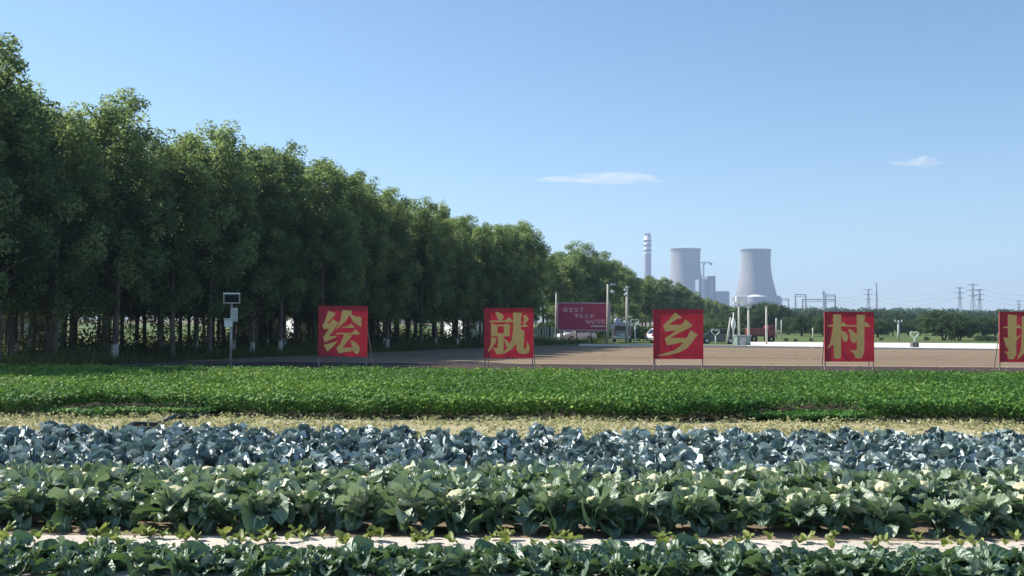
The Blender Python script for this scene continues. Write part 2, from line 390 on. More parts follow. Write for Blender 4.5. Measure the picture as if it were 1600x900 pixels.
# grove line: front row of trees runs from TL along TU
TL = Vector((-19.5, 48, 0)); TU = Vector((.4376, .8992, 0)).normalized(); TN = Vector((-TU.y, TU.x, 0))   # TN points into the grove
def gl(s, off): return TL + TU * s + TN * off
def q(*pts): return [(p.x, p.y) for p in pts]
sheet('dry_strip', [(-30, 15.3), (30, 15.3), (30, 20.9), (-30, 20.9)], .004, G['strip'])
sheet('vegetable_bed', [(-30, 9.5), (30, 9.5), (30, 15.3), (-30, 15.3)], .004, G['soil'])
sheet('furrow_path', [(-30, 7.0), (30, 7.0), (30, 9.5), (-30, 9.5)], .004, G['path'])
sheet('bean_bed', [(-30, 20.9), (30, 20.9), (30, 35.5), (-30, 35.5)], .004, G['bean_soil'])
sheet('ploughed_field', [(-40, 35.5), (60, 35.5), (60, 48.6), (-40, 48.6)], .004, G['plough'])
sheet('harrowed_field', [(-40, 48.6), (70, 48.6), (70, 74), (18.3, 84), (-40, 84)], .004, G['pale_field'])
sheet('wheel_track', [(-8, 48.2), (60, 47.6), (60, 48.2), (-8, 48.8)], .008, G['track_pale'])
sheet('wheel_track', [(-6, 57), (60, 55.4), (60, 55.9), (-6, 57.5)], .008, G['pale_dark'])
sheet('wheel_track', [(-6, 59), (60, 57.4), (60, 57.9), (-6, 59.5)], .008, G['pale_dark'])
sheet('grassland', [(-200, 84), (18.3, 84), (60, 102.2), (200, 102.2), (400, 480), (-200, 480)], .004, G['grassland'])
sheet('grove_floor', q(gl(-40, -3.0), gl(42, -3.0), gl(60, 2), gl(300, -2), gl(300, 30), gl(-40, 24)), .010, G['forest_floor'])
sheet('pale_yard', q(gl(-30, 30), gl(20, 30), gl(20, 48), gl(-30, 48)), .014, G['yard'])
sheet('dirt_track', q(gl(-40, -4.2), gl(36, -4.2), gl(36, -5.0), gl(-40, -5.0)), .014, G['track'])
sheet('dirt_track', q(gl(-40, -6.0), gl(30, -6.0), gl(30, -6.7), gl(-40, -6.7)), .014, G['track'])
# concrete road with a real edge
mb = MB(); mb.add([(18.8, 83.6, 0), (70, 72.5, 0), (70, 102, 0), (21.5, 101, 0), (18.8, 83.6, .14), (70, 72.5, .14), (70, 102, .14), (21.5, 101, .14)],
                  [(4, 5, 6, 7), (0, 1, 5, 4), (1, 2, 6, 5), (2, 3, 7, 6), (3, 0, 4, 7)])
mb.build('road', G['concrete'])['kind'] = 'structure'
mb = MB()
a, b = at(905, 84.3), at(1166, 83.6)
mb.box(((a.x + b.x) / 2, (a.y + b.y) / 2, .09), ((b - a).length, .45, .18), bev=.02, rz=math.atan2(b.y - a.y, b.x - a.x))
mb.build('kerb', G['concrete'])['kind'] = 'structure'

# ------------------------------------------------------------------ brassica leaves
def brassica_leaf(V, Fq, UV, T, base, az, Ln, W, e0, bend, cup, ruf, rr, nu=10, nv=7, tint=(0, .7), crumple=.02):
    """a broad leaf: narrow stalk, rounded blade, cupped, crumpled and ruffled; e0 = start elevation, bend = how far it arches over"""
    o = len(V); ca, sa = math.cos(az), math.sin(az); ph = rr.uniform(0, 6.28); fq = rr.uniform(8, 15)
    r = z = 0.0; tw = rr.uniform(-1.3, 1.3); side = rr.uniform(-.5, .5); sd = rr.uniform(0, 99); asym = rr.uniform(-.5, .5)
    tn = rr.uniform(*tint); kink = rr.uniform(.45, .8); kb = rr.uniform(-.2, .9) * (rr.random() < .5)
    for i in range(nu):
        u = i / (nu - 1); el = e0 - bend * u ** 1.3 - kb * (u > kink)
        if i: r += math.cos(el) * Ln / (nu - 1); z += math.sin(el) * Ln / (nu - 1)
        wd = W * (.11 + .89 * max(0, math.sin(math.pi * (.04 + .93 * ((u - .16) / .84)) ** .9)) ** .6) if u > .16 else W * .11
        for j in range(nv):
            v = j / (nv - 1) * 2 - 1
            y = v * wd / 2; lift = cup * (1 + asym * v) * abs(v) ** 1.7 * wd * .5
            lift += ruf * abs(v) ** 1.5 * math.sin(fq * u + ph + (2.0 if v > 0 else 0)) * (u > .16)
            lift += crumple * mnoise.noise(Vector((u * 4.5 + sd, v * 2.2, sd * .3))) * (u > .1) * (1 - .5 * (v == 0))
            rad_ = 1 + .10 * mnoise.noise(Vector((u * 7 + sd, v * 3, 5.0)))
            y *= rad_
            y2 = y * math.cos(tw * u) + side * u * u * Ln * .4; lift += y * math.sin(tw * u)
            nx, nz = -math.sin(el), math.cos(el)
            rx = r + nx * lift; zz = z + nz * lift
            V.append((base[0] + rx * ca - y2 * sa, base[1] + rx * sa + y2 * ca, base[2] + zz)); UV.append((u, j / (nv - 1)))
    for i in range(nu - 1):
        for j in range(nv - 1):
            a_ = o + i * nv + j; Fq.append((a_, a_ + 1, a_ + nv + 1, a_ + nv)); T.append(tn)
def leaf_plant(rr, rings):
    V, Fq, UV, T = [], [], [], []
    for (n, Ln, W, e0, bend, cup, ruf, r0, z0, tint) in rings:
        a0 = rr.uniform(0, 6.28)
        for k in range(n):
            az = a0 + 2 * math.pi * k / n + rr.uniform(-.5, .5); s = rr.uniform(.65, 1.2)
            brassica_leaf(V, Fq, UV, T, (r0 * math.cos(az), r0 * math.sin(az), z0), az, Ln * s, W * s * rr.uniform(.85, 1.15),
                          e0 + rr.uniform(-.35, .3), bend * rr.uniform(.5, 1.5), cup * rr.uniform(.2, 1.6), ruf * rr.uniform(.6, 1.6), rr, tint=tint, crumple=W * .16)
    V = np.array(V); V[:, 2] = np.maximum(V[:, 2], .006)
    me = mesh_np('leaves', V, Fq, T, UV); me.shade_smooth(); return me
def curd_mesh(rr, rad):
    bm = bmesh.new(); bmesh.ops.create_icosphere(bm, subdivisions=4, radius=1)
    off = Vector((rr.uniform(0, 50), 3, 9))
    for v in bm.verts:
        p = v.co.normalized(); d = 1 + .16 * mnoise.noise(p * 2.6 + off)
        c = mnoise.voronoi(p * 4.2 + off)[0]; d += .13 * (.55 - c[0])
        v.co = Vector((p.x * d * rad, p.y * d * rad, max(-.35, p.z) * d * rad * .8))
    me = bpy.data.meshes.new('head'); bm.to_mesh(me); bm.free(); me.shade_smooth(); return me
def cabbage_head_mesh(rr, rad):
    V, Fq, UV, T = [], [], [], []
    for k in range(5):
        az = k * 1.26 + rr.uniform(-.2, .2)
        brassica_leaf(V, Fq, UV, T, (.03 * math.cos(az), .03 * math.sin(az), .05), az, rad * 2.1, rad * 1.7, 1.15, -1.6 + rr.uniform(-.3, .3), .25, .006, rr, nu=7, nv=5)
    me = mesh_np('head', V, Fq, T, UV); me.shade_smooth(); return me

ORD = ['first', 'second', 'third', 'fourth', 'fifth', 'sixth', 'seventh', 'eighth', 'ninth', 'tenth', 'eleventh', 'twelfth', 'thirteenth', 'fourteenth', 'fifteenth', 'sixteenth', 'seventeenth', 'eighteenth', 'nineteenth', 'twentieth', 'twenty-first', 'twenty-second', 'twenty-third', 'twenty-fourth', 'twenty-fifth', 'twenty-sixth', 'twenty-seventh', 'twenty-eighth', 'twenty-ninth', 'thirtieth']

def plant_proto(name, parts):
    r = empty(name)
    for pn, me, mt, loc in parts: link(pn, me, mt, r, loc)
    return r
def place(protos, used, i, loc, rz, sc):
    p = protos[i]
    if i not in used:
        used.add(i); p.location = loc; p.rotation_euler = (0, 0, rz); p.scale = (sc,) * 3; return p
    return dup(p, loc, rz, (sc,) * 3)

rr = random.Random(3)
cauli = []
for k in range(9):
    cauli.append(plant_proto('cauliflower_plant', [
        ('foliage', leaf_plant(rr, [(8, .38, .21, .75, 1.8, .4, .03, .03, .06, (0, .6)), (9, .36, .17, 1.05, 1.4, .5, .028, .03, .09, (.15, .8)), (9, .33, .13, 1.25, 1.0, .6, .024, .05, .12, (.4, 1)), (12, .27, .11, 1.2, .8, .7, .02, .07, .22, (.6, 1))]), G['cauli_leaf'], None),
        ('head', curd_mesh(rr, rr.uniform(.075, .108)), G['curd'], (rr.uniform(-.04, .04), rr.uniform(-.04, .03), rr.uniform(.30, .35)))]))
used = set(); n_of = 0
in_front = 'in the front row beside the bare furrow'
rows = [(9.9, in_front), (10.5, 'in the second row of the bed, cream head showing'), (11.02, 'in the third row of the bed, cream head showing'), (11.52, 'in the back row of the bed, next to the blue cabbages')]
for ri, (d, ph) in enumerate(rows):
    half = d * .5 + 1.6; x = -half + rr.uniform(0, .2); cnt = 0
    while x < half:
        i = rr.randrange(9)
        o = place(cauli, used, i, (x, d + rr.uniform(-.08, .08), 0), rr.uniform(0, 6.28), rr.uniform(.76, .97))
        tag(o, ('cauliflower, %s from left ' % ORD[cnt] if ri == 0 and abs(x) < d * .5 else 'leafy green cauliflower plant ') + ph, 'cauliflower', 'cauliflower plants in the foreground bed')
        if rr.random() < .25 and o.children and ri == 0:
            pass
        cnt += abs(x) < d * .5; x += .44 + rr.uniform(-.08, .09)

cabb = []
for k in range(8):
    cabb.append(plant_proto('cabbage_plant', [
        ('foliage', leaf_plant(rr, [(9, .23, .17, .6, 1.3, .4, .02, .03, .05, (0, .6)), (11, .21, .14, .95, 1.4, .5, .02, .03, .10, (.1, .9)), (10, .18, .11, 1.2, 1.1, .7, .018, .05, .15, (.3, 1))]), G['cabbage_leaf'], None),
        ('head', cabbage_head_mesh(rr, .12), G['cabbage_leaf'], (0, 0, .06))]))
used = set()
nrow = 0
for d in np.arange(12.0, 16.15, .5):
    half = d * .5 + 1.3; x = -half + rr.uniform(0, .3)
    ph = ['first row behind the cauliflowers', 'second row behind the cauliflowers', 'third row behind the cauliflowers', 'middle of the blue cabbage bed', 'third row before the dry strip', 'second row before the dry strip', 'last row beside the dry strip'][(nrow if nrow < 3 else 3 if nrow < 6 else nrow - 2)]
    while x < half:
        o = place(cabb, used, rr.randrange(8), (x, d + rr.uniform(-.12, .12), 0), rr.uniform(0, 6.28), rr.uniform(.9, 1.25))
        tag(o, 'blue-grey waxy cabbage plant, ' + ph, 'cabbage', 'blue cabbages in the middle bed')
        x += .51 + rr.uniform(-.08, .08)
    nrow += 1

young = []
for k in range(5):
    young.append(plant_proto('broccoli_plant', [
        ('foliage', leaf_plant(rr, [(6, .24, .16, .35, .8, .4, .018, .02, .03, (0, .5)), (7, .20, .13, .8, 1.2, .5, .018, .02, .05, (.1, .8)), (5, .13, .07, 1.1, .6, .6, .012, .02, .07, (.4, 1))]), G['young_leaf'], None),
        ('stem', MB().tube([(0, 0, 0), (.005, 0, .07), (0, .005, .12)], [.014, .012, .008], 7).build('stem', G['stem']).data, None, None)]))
for p in [o for o in list(COL.objects) if o.name.startswith('stem') and o.parent is None]: bpy.data.objects.remove(p)
used = set()
for ri, (d, ph) in enumerate([(8.08, 'at the very bottom edge of the picture'), (8.26, 'in the nearest full row at the bottom of the picture'), (8.43, 'in the middle row of the nearest bed'), (8.6, 'in the row beside the bare soil furrow')]):
    half = d * .5 + 1.5; x = -half + rr.uniform(0, .2); cnt = 0
    while x < half:
        o = place(young, used, rr.randrange(5), (x, d + rr.uniform(-.06, .06), 0), rr.uniform(0, 6.28), rr.uniform(.78, 1.1) * (1.0 if ri < 3 else .72))
        tag(o, 'young dark green brassica plant ' + ph, 'young brassica', 'young brassica plants in the nearest bed')
        x += .29 + rr.uniform(-.06, .1)

# seedlings along the furrow
seed = []
for k in range(5):
    V, Fq, UV, T = [], [], [], []
    for j in range(rr.randint(3, 5)):
        brassica_leaf(V, Fq, UV, T, (0, 0, .02), rr.uniform(0, 6.28), rr.uniform(.07, .13), rr.uniform(.04, .06), rr.uniform(.6, 1.3), rr.uniform(.2, .9), .3, .004, rr, nu=6, nv=4)
    me = mesh_np('weed_seedling', V, Fq, T, UV); me.shade_smooth()
    seed.append(me)
for k in range(84):
    d = rr.choice([rr.uniform(9.3, 9.55), rr.uniform(9.2, 9.45), rr.uniform(9.0, 9.3)]); x = rr.uniform(-d * .5, d * .5)
    me = rr.choice(seed)
    o = bpy.data.objects.new('weed_seedling', me); COL.objects.link(o)
    if not me.materials: me.materials.append(G['seedling_leaf'])
    o.location = (x, d, .0); o.rotation_euler = (0, 0, rr.uniform(0, 6.28)); o.scale = (rr.uniform(.7, 1.3),) * 3
    tag(o, 'small yellow-green seedling growing out of the bare soil furrow', 'seedling', 'seedlings in the soil furrow')

# dry weeds on the strip (uncountable)
n = 13000
d = nrs.uniform(15.4, 21.0, n); x = nrs.uniform(-1, 1, n) * (d * .52 + 1)
keep = nrs.rand(n) < (.7 + .6 * cropnoise(x, d, 1.3, 9)) * np.where(d < 16.6, 1.3, np.where(d > 20.4, .9, .55)); d, x = d[keep], x[keep]; n = len(d)
k = 5
P = np.repeat(np.stack([x, d, np.zeros(n)], 1), k, 0); hh = np.repeat(np.where(d < 16.3, nrs.uniform(.08, .26, n), nrs.uniform(.04, .14, n)), k)
P += nrs.normal(size=P.shape) * .035; P[:, 2] = np.abs(nrs.uniform(.1, 1, n * k)) * hh
Nr = unit(np.stack([nrs.normal(size=n * k) * .7, nrs.normal(size=n * k) * .7, np.abs(nrs.normal(size=n * k)) * .7 + .2], 1))
V, Fq = leaf_cloud(P, Nr, nrs.uniform(.035, .095, n * k), .55)
V[:, 2] = np.maximum(V[:, 2], .006)
tint = np.repeat(np.where(d < 16.6, nrs.uniform(0, .6, n), nrs.uniform(.42, 1, n)), k) + nrs.normal(size=n * k) * .08
o = link('dry_weeds', mesh_np('dry_weeds', V, Fq, np.clip(tint, 0, 1)), G['weed'])
tag(o, 'low straw coloured weeds scattered over the dry soil strip', 'weeds', kind='stuff')

n = 150; d = nrs.uniform(36, 83, n); x = nrs.uniform(-.02, .56, n) * d
P = np.repeat(np.stack([x, d, np.zeros(n)], 1), 8, 0); m = len(P); P += nrs.normal(size=P.shape) * .09; P[:, 2] = np.abs(P[:, 2]) * .8 + .01
V, Fq = leaf_cloud(P, unit(nrs.normal(size=(m, 3)) + np.array([0, 0, .6])), nrs.uniform(.04, .1, m), .5); V[:, 2] = np.maximum(V[:, 2], .008)
o = link('field_weeds', mesh_np('field_weeds', V, Fq, np.clip(np.repeat(nrs.uniform(.1, .9, n), 8), 0, 1)), G['weed'])
tag(o, 'sparse dry tufts dotted over the bare brown field', 'weeds', kind='stuff')
# irrigation hose
pts = [ground(195, 677), ground(208, 671), ground(245, 668), ground(258, 664), ground(272, 659), ground(300, 656), ground(330, 651), ground(352, 648.5), ground(380, 648.0)]
pts = [Vector((p.x, p.y, .075 + .03 * math.sin(i * 2.1))) for i, p in enumerate(pts)]
sm = []
for i in range(len(pts) - 1):
    for t in (0, .25, .5, .75): sm.append(pts[i].lerp(pts[i + 1], t))
tag(MB().tube(sm, .045, 8).build('irrigation_hose', G['hose'], smooth=True), 'thin black irrigation hose winding over the dry soil strip', 'hose')

# ------------------------------------------------------------------ bean crop (uncountable)
n = 245000
d = 20.6 + (34.4 - 20.6) * nrs.rand(n) ** 1.0; d[:60000] = nrs.uniform(20.3, 21.6, 60000); x = nrs.uniform(-1, 1, n) * (d * .52 + 1.5)
hc = .43 + .045 * cropnoise(x, d, 2.1) + .035 * cropnoise(x, d, 6.3, 1) + .05 * cropnoise(x, d * 1.5, 11.0, 2) + .02 * nrs.normal(size=n)
gap = cropnoise(x * .8, d * 1.6, 1.1, 4) < -.55
hc = np.where(gap, hc * .4, hc)
edge = 20.75 + .30 * cropnoise(x, x * 0, 1.7) + .16 * cropnoise(x, x * 0, 7.1, 2)
ok = d > edge; d, x, hc = d[ok], x[ok], hc[ok]; n = len(d)
front = (d - edge[ok]) < .5
fd = d - edge[ok]                                        # the rim of the canopy hangs over a bare, stemmy foot
low = np.clip(.52 - fd * 1.1, .04, .52)
zf = np.where(front, low + (1 - low) * nrs.rand(n) ** .8, 1 - .5 * nrs.rand(n) ** 1.8)
P = np.stack([x, d, hc * zf], 1)
Nr = unit(np.stack([nrs.normal(size=n) * .55, nrs.normal(size=n) * .55 - np.where(front, .5, 0), np.ones(n) * .8], 1))
V, Fq = leaf_cloud(P, Nr, nrs.uniform(.05, .10, n), .75)
tint = np.clip(.42 - .012 * x + .25 * cropnoise(x, d, .8, 3) + nrs.normal(size=n) * .2, 0, 1)
o = link('bean_crop', mesh_np('bean_crop', V, Fq, tint), G['bean_leaf'])
tag(o, 'dense knee high bright green bean crop filling the strip before the signs', 'bean crop', kind='stuff')

# ------------------------------------------------------------------ grass at the foot of the grove (uncountable)
n = 26000
s_ = nrs.uniform(-25, 62, n); of = nrs.uniform(-3.2, 6.0, n)
P = np.array([TL.x, TL.y, 0]) + np.outer(s_, TU) + np.outer(of, TN)
cl = cropnoise(P[:, 0], P[:, 1], .9, 1); hh = (.3 + .45 * np.clip(cl + .3, 0, 1)) * nrs.uniform(.3, 1.2, n)
ang = nrs.uniform(0, 6.28, n); ln = nrs.normal(size=(n, 2)) * .12; wv = np.stack([np.cos(ang), np.sin(ang), ang * 0], 1) * nrs.uniform(.015, .04, n)[:, None]
tip = P + np.stack([ln[:, 0], ln[:, 1], hh], 1)
V = np.stack([P - wv, P + wv, tip + wv * .15, tip - wv * .15], 1).reshape(-1, 3)
m = 42000      # saplings and weeds standing between the trunks
s2 = nrs.uniform(-25, 62, m); o2 = nrs.uniform(2.0, 22, m)
P2 = np.array([TL.x, TL.y, 0]) + np.outer(s2, TU) + np.outer(o2, TN)
h2 = np.clip(.25 + 1.3 * (cropnoise(P2[:, 0], P2[:, 1], 1.1, 7) + .5), .15, 2.2); P2[:, 2] = h2 * nrs.rand(m)
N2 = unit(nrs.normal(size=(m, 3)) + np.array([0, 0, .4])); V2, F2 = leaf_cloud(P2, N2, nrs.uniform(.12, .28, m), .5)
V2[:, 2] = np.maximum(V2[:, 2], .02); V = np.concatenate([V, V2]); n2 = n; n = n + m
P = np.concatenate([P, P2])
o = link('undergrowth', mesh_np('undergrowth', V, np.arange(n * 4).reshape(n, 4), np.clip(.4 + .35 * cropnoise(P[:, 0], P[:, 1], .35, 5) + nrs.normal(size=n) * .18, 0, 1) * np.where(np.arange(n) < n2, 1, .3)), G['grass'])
tag(o, 'rough olive grass and weeds along the foot of the tree grove', 'grass', kind='stuff')

# ------------------------------------------------------------------ grove trees
def tree_variant(seed, H=12.0, clear=2.1, rad=2.3, nclump=165, nleaf=120, leaf=.15, pointy=.5):
    """trunk mesh and crown mesh of one tree, 12 m tall"""
    r1 = random.Random(seed); r2 = np.random.RandomState(seed)
    mb = MB(); lean = (r1.uniform(-.25, .25), r1.uniform(-.25, .25))
    pts = [(lean[0] * t * t * 1.2 + .06 * math.sin(7 * t + seed), lean[1] * t * t * 1.2, H * .9 * t) for t in (0, .04, .1, .18, .3, .45, .6, .8, 1)]
    mb.tube(pts, [.17, .13, .12, .115, .10, .085, .065, .04, .015], 9)
    for k in range(16):
        t = r1.uniform(.17, .75); z = H * .9 * t; a = r1.uniform(0, 6.28); l = r1.uniform(.9, 2.1) * (1.1 - t * .6)
        c = (lean[0] * t * t * 1.2, lean[1] * t * t * 1.2)
        mb.tube([(c[0], c[1], z), (c[0] + math.cos(a) * l * .5, c[1] + math.sin(a) * l * .5, z + l * .5), (c[0] + math.cos(a) * l, c[1] + math.sin(a) * l, z + l * .75)], [.045, .03, .012], 5)
    C = []; S = []; CT = []; B = []
    nb = 34
    for k in range(nb):                      # boughs: lobes of foliage set round the trunk, higher ones nearer to it
        t = (k + r2.rand()) / nb; t = t ** .9
        env = (1 - ((t - .3) / .7) ** 2.7 * (.5 + .4 * pointy) if t > .30 else .62 + t * 1.27) * rad
        a = k * 2.4 + r2.uniform(-.5, .5); rb = env * r2.uniform(.5, .82)
        B.append((rb * math.cos(a), rb * math.sin(a), clear + .5 + (H - clear - 1.05) * t + r2.uniform(-.25, .25), r2.uniform(.75, 1.2) * (1 if t < .85 else .72), r2.uniform(.0, 1.0)))
    for bx, by, bz, bs, bt in B:
        for k in range(int(7 * bs + 1)):
            d_ = r2.normal(size=3); d_ /= np.linalg.norm(d_); q2 = bs * r2.uniform(.2, .95)
            c = np.array([bx, by, bz]) + d_ * q2 * np.array([.85, .85, .9])
            c[2] -= (r2.rand() < .22) * r2.uniform(.2, .7)
            c[2] = max(c[2], 1.5); c[2] = min(c[2], H - .3); C.append(tuple(c)); S.append(r2.uniform(.26, .5)); CT.append(.25 * bt + r2.uniform(0, .75))
    for k in range(26):                      # inner fill along the stem
        C.append((r2.normal() * .5, r2.normal() * .5, clear + r2.uniform(.3, .9) * (H - clear) * .9)); S.append(r2.uniform(.4, .7)); CT.append(r2.uniform(0, .4))
    nclump = len(C)
    C = np.array(C); S = np.array(S)
    dens = np.maximum(20, (nleaf * (S / .46) ** 2).astype(int))
    idx = np.repeat(np.arange(nclump), dens); m = len(idx)
    dirs = unit(r2.normal(size=(m, 3))); rd = S[idx] * r2.uniform(.35, 1.0, m) ** .6
    P = C[idx] + dirs * rd[:, None] * np.array([1, 1, .9])
    P[:, 2] -= np.abs(r2.normal(size=m)) * .22 * (r2.rand(m) < .35)      # hanging sprays
    # stray twigs past the outline
    Nr = unit(dirs * .8 + r2.normal(size=(m, 3)) * .55 + np.array([0, 0, .35]))
    V, Fq = leaf_cloud(P, Nr, r2.uniform(leaf * .65, leaf * 1.25, m), .6, r2)
    ct = np.array(CT)
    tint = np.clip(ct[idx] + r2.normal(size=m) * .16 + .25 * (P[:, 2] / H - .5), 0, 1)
    tr = mb.build('trunk', G['bark'], smooth=True)
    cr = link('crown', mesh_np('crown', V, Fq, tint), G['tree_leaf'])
    return tr, cr
def tree_proto(*a, **k):
    root = empty('grove_tree'); tr, cr = tree_variant(*a, **k); tr.parent = root; cr.parent = root; return root
TP = [tree_proto(21 + i, pointy=[.42, .5, .38, .6, .45, .52][i], rad=[2.4, 2.1, 2.5, 2.0, 2.3, 2.2][i]) for i in range(6)]
SIL = [(-120, 10), (-30, 40), (0, 62), (25, 100), (42, 190), (60, 186), (95, 165), (130, 152), (190, 150), (240, 185), (272, 212), (300, 205), (345, 200), (385, 236), (410, 224), (460, 230), (500, 240), (545, 262), (590, 290), (640, 315), (690, 322), (735, 345), (770, 345), (820, 350), (850, 378), (864, 405), (872, 388), (905, 376), (950, 395), (990, 420), (1005, 428), (1040, 430), (1080, 450), (1110, 462), (1140, 475), (1200, 485)]
def sil(px):
    for (x0, y0), (x1, y1) in zip(SIL, SIL[1:]):
        if x0 <= px <= x1: return y0 + (y1 - y0) * (px - x0) / (x1 - x0)
    return SIL[0][1] if px < 0 else SIL[-1][1]
def px_of(p): return 800 + F * p.x / p.y
tused = set()
def put_tree(p, H, label, group, wide=1.0, i=None):
    i = rr.randrange(6) if i is None else i
    sc = (H / 12 * wide, H / 12 * wide, H / 12); rz = rr.uniform(0, 6.28)
    if i not in tused:
        tused.add(i); o = TP[i]; o.location = p; o.rotation_euler = (0, 0, rz); o.scale = sc
    else: o = dup(TP[i], p, rz, sc)
    return tag(o, label, 'tree', group)
rr = random.Random(29)
GRP = 'trees of the grove on the left'
cnt = 0
for row in range(7):
    off = row * 3.1; s = -14.5 + (row % 2) * 1.4 - row * 1.0
    while s < 54:
        p = gl(s + rr.uniform(-.4, .4), off + rr.uniform(-.4, .4)); px = px_of(p)
        if px < 852 and px > (-75 if row > 2 else -430):
            H = hgt(px, sil(px), p.y) * rr.uniform(.98, 1.06) if row < 2 else 11.8 * rr.uniform(.9, 1.05)
            H = min(H, 13.2, hgt(px, sil(px) + 2, p.y) if row >= 2 else 99)
            if row == 0 and px > -20:
                lab = 'tall whitewashed-trunk tree in the front row of the grove, %s from the left' % ORD[cnt]; cnt += px > -20
            else:
                lab = 'tall grove tree in the %s row of trunks, crown merged into the green wall' % ORD[row]
            put_tree(p, H, lab, GRP, wide=rr.uniform(1.0, 1.18))
        s += 2.95 + rr.uniform(-.4, .6)
p = at(-22, 41.5); put_tree(p, hgt(0, 52, 41.5), 'darkest and nearest tall tree cut by the left edge of the picture', GRP, wide=1.15, i=3)
# the second, farther block of trees behind the billboard
G2 = 'trees of the farther block behind the red billboard'
for row in range(3):
    x = 868 + row * 6
    x -= 20 if row < 2 else 0
    while x < 1165:
        t = max(0, (x - 868) / (1140 - 868)); d = 128 + 40 * t + 115 * t * t + row * 7
        p = at(x, d); H = hgt(x, sil(x) + (3 if row else 0), d) * rr.uniform(.9, 1.03)
        put_tree(p, H, 'tree in the %s line of the far block behind the billboard, %s' % (ORD[row], 'over the billboard' if x < 955 else ('between billboard and chimney' if x < 1020 else 'under the power plant')), G2, wide=1.5)
        x += rr.uniform(2.7, 4.2) * F / d / 1.0
for i, p in enumerate(TP):
    if i not in tused:
        for c in list(p.children): bpy.data.objects.remove(c)
        bpy.data.objects.remove(p)

# ------------------------------------------------------------------ broad field trees on the right
def bush_variant(seed, H=5.0, rad=2.6, nclump=120, nleaf=70, leaf=.2):
    r1 = random.Random(seed); r2 = np.random.RandomState(seed)
    mb = MB()
    for k in range(2):
        a = seed + k * 3.0
        mb.tube([(.1 * math.cos(a), .1 * math.sin(a), 0), (.3 * math.cos(a), .3 * math.sin(a), H * .2), (.8 * math.cos(a), .8 * math.sin(a), H * .5), (1.1 * math.cos(a), 1.1 * math.sin(a), H * .72)], [.13, .11, .07, .03], 7)
    C = []
    while len(C) < nclump:
        p = r2.uniform(-1, 1, 3)
        if p @ p < 1 and p @ p > .1 and p[2] > -.75:
            a = math.atan2(p[1], p[0])
            C.append((p[0] * rad * (1 + .2 * math.sin(3 * a + seed)), p[1] * rad, H * .52 + p[2] * H * .46))
    C = np.array(C); S = r2.uniform(.35, .7, nclump)
    idx = np.repeat(np.arange(nclump), nleaf); m = len(idx)
    dirs = unit(r2.normal(size=(m, 3))); P = C[idx] + dirs * (S[idx] * r2.uniform(.3, 1, m) ** .6)[:, None]
    Nr = unit(dirs * .8 + r2.normal(size=(m, 3)) * .5 + np.array([0, 0, .4]))
    V, Fq = leaf_cloud(P, Nr, r2.uniform(leaf * .7, leaf * 1.3, m), .65, r2)
    tint = np.clip(r2.uniform(.1, .85, nclump)[idx] + r2.normal(size=m) * .15, 0, 1)
    root = empty('field_tree')
    tr = mb.build('trunk', G['bark_plain'], root, smooth=True); link('crown', mesh_np('crown', V, Fq, tint), G['far_leaf'], root)
    return root
BP = [bush_variant(41 + i, rad=[2.6, 2.9, 2.4, 3.1][i]) for i in range(4)]
bused = set()
def put_bush(px, top, d, label, group=None, wide=1.0):
    i = rr.randrange(4); H = hgt(px, top, d); sc = (H / 5 * wide, H / 5 * wide, H / 5); p = at(px, d); rz = rr.uniform(0, 6.28)
    if i not in bused:
        bused.add(i); o = BP[i]; o.location = p; o.rotation_euler = (0, 0, rz); o.scale = sc
    else: o = dup(BP[i], p, rz, sc)
    return tag(o, label, 'tree', group)
put_bush(1475, 484, 128, 'left one of the two dark round trees standing before the tree belt', wide=1.35)
put_bush(1499, 488, 128, 'right one of the two dark round trees standing before the tree belt', wide=1.2)
put_bush(1487, 517, 122, 'small pale shrub between the two dark round trees', wide=.9)
for x, t, d in ((1180, 474, 200), (1194, 472, 210), (1208, 474, 205), (1170, 478, 190), (1222, 480, 215)):
    put_bush(x, t, d, 'dark tree in the clump below the right cooling tower', 'dark trees below the right cooling tower', 1.2)
x = 1232
while x < 1640:
    if not 1462 < x < 1512:
        put_bush(x, rr.uniform(491, 500), rr.uniform(150, 190), 'tree of the belt behind the road, %s' % ('left of the 村 sign' if x < 1288 else 'behind the 村 sign' if x < 1366 else 'between the 村 sign and the two dark trees' if x < 1462 else 'right of the two dark trees'), 'belt of trees behind the concrete road', rr.uniform(1.1, 1.5))
    x += rr.uniform(15, 24)
for x in range(1236, 1640, 17):
    put_bush(x + rr.uniform(-5, 5), rr.uniform(484, 492), rr.uniform(260, 380), 'hazy tree farther back behind the tree belt, %s' % ('left of the 村 sign' if x < 1288 else 'right of the 村 sign' if x > 1366 else 'behind the 村 sign'), 'hazy trees farther back on the right', rr.uniform(1.2, 1.6))
for x, top, d in ((1530, 524, 118), (1541, 523, 117), (1552, 525, 119), (1447, 526, 121), (1377, 527, 122), (1268, 527, 112), (1243, 529, 109), (1228, 528, 112)):
    put_bush(x, top, d, 'low pale bush on the grass verge %s' % ('left of the last sign' if x > 1500 else 'between the 村 sign and the dark trees' if x > 1300 else 'left of the 村 sign'), 'low bushes on the verge', 1.2)
x = 848
while x < 1172:
    d = rr.uniform(107, 120)
    put_bush(x, rr.uniform(499, 514), d, 'dark roadside bush behind the parked vehicles, %s' % ('under the red billboard' if x < 955 else 'between the billboard and the 乡 sign' if x < 1021 else 'behind the 乡 sign' if x < 1099 else 'right of the 乡 sign'), 'roadside bushes behind the vehicles', rr.uniform(1.5, 2.1))
    x += rr.uniform(14, 22)
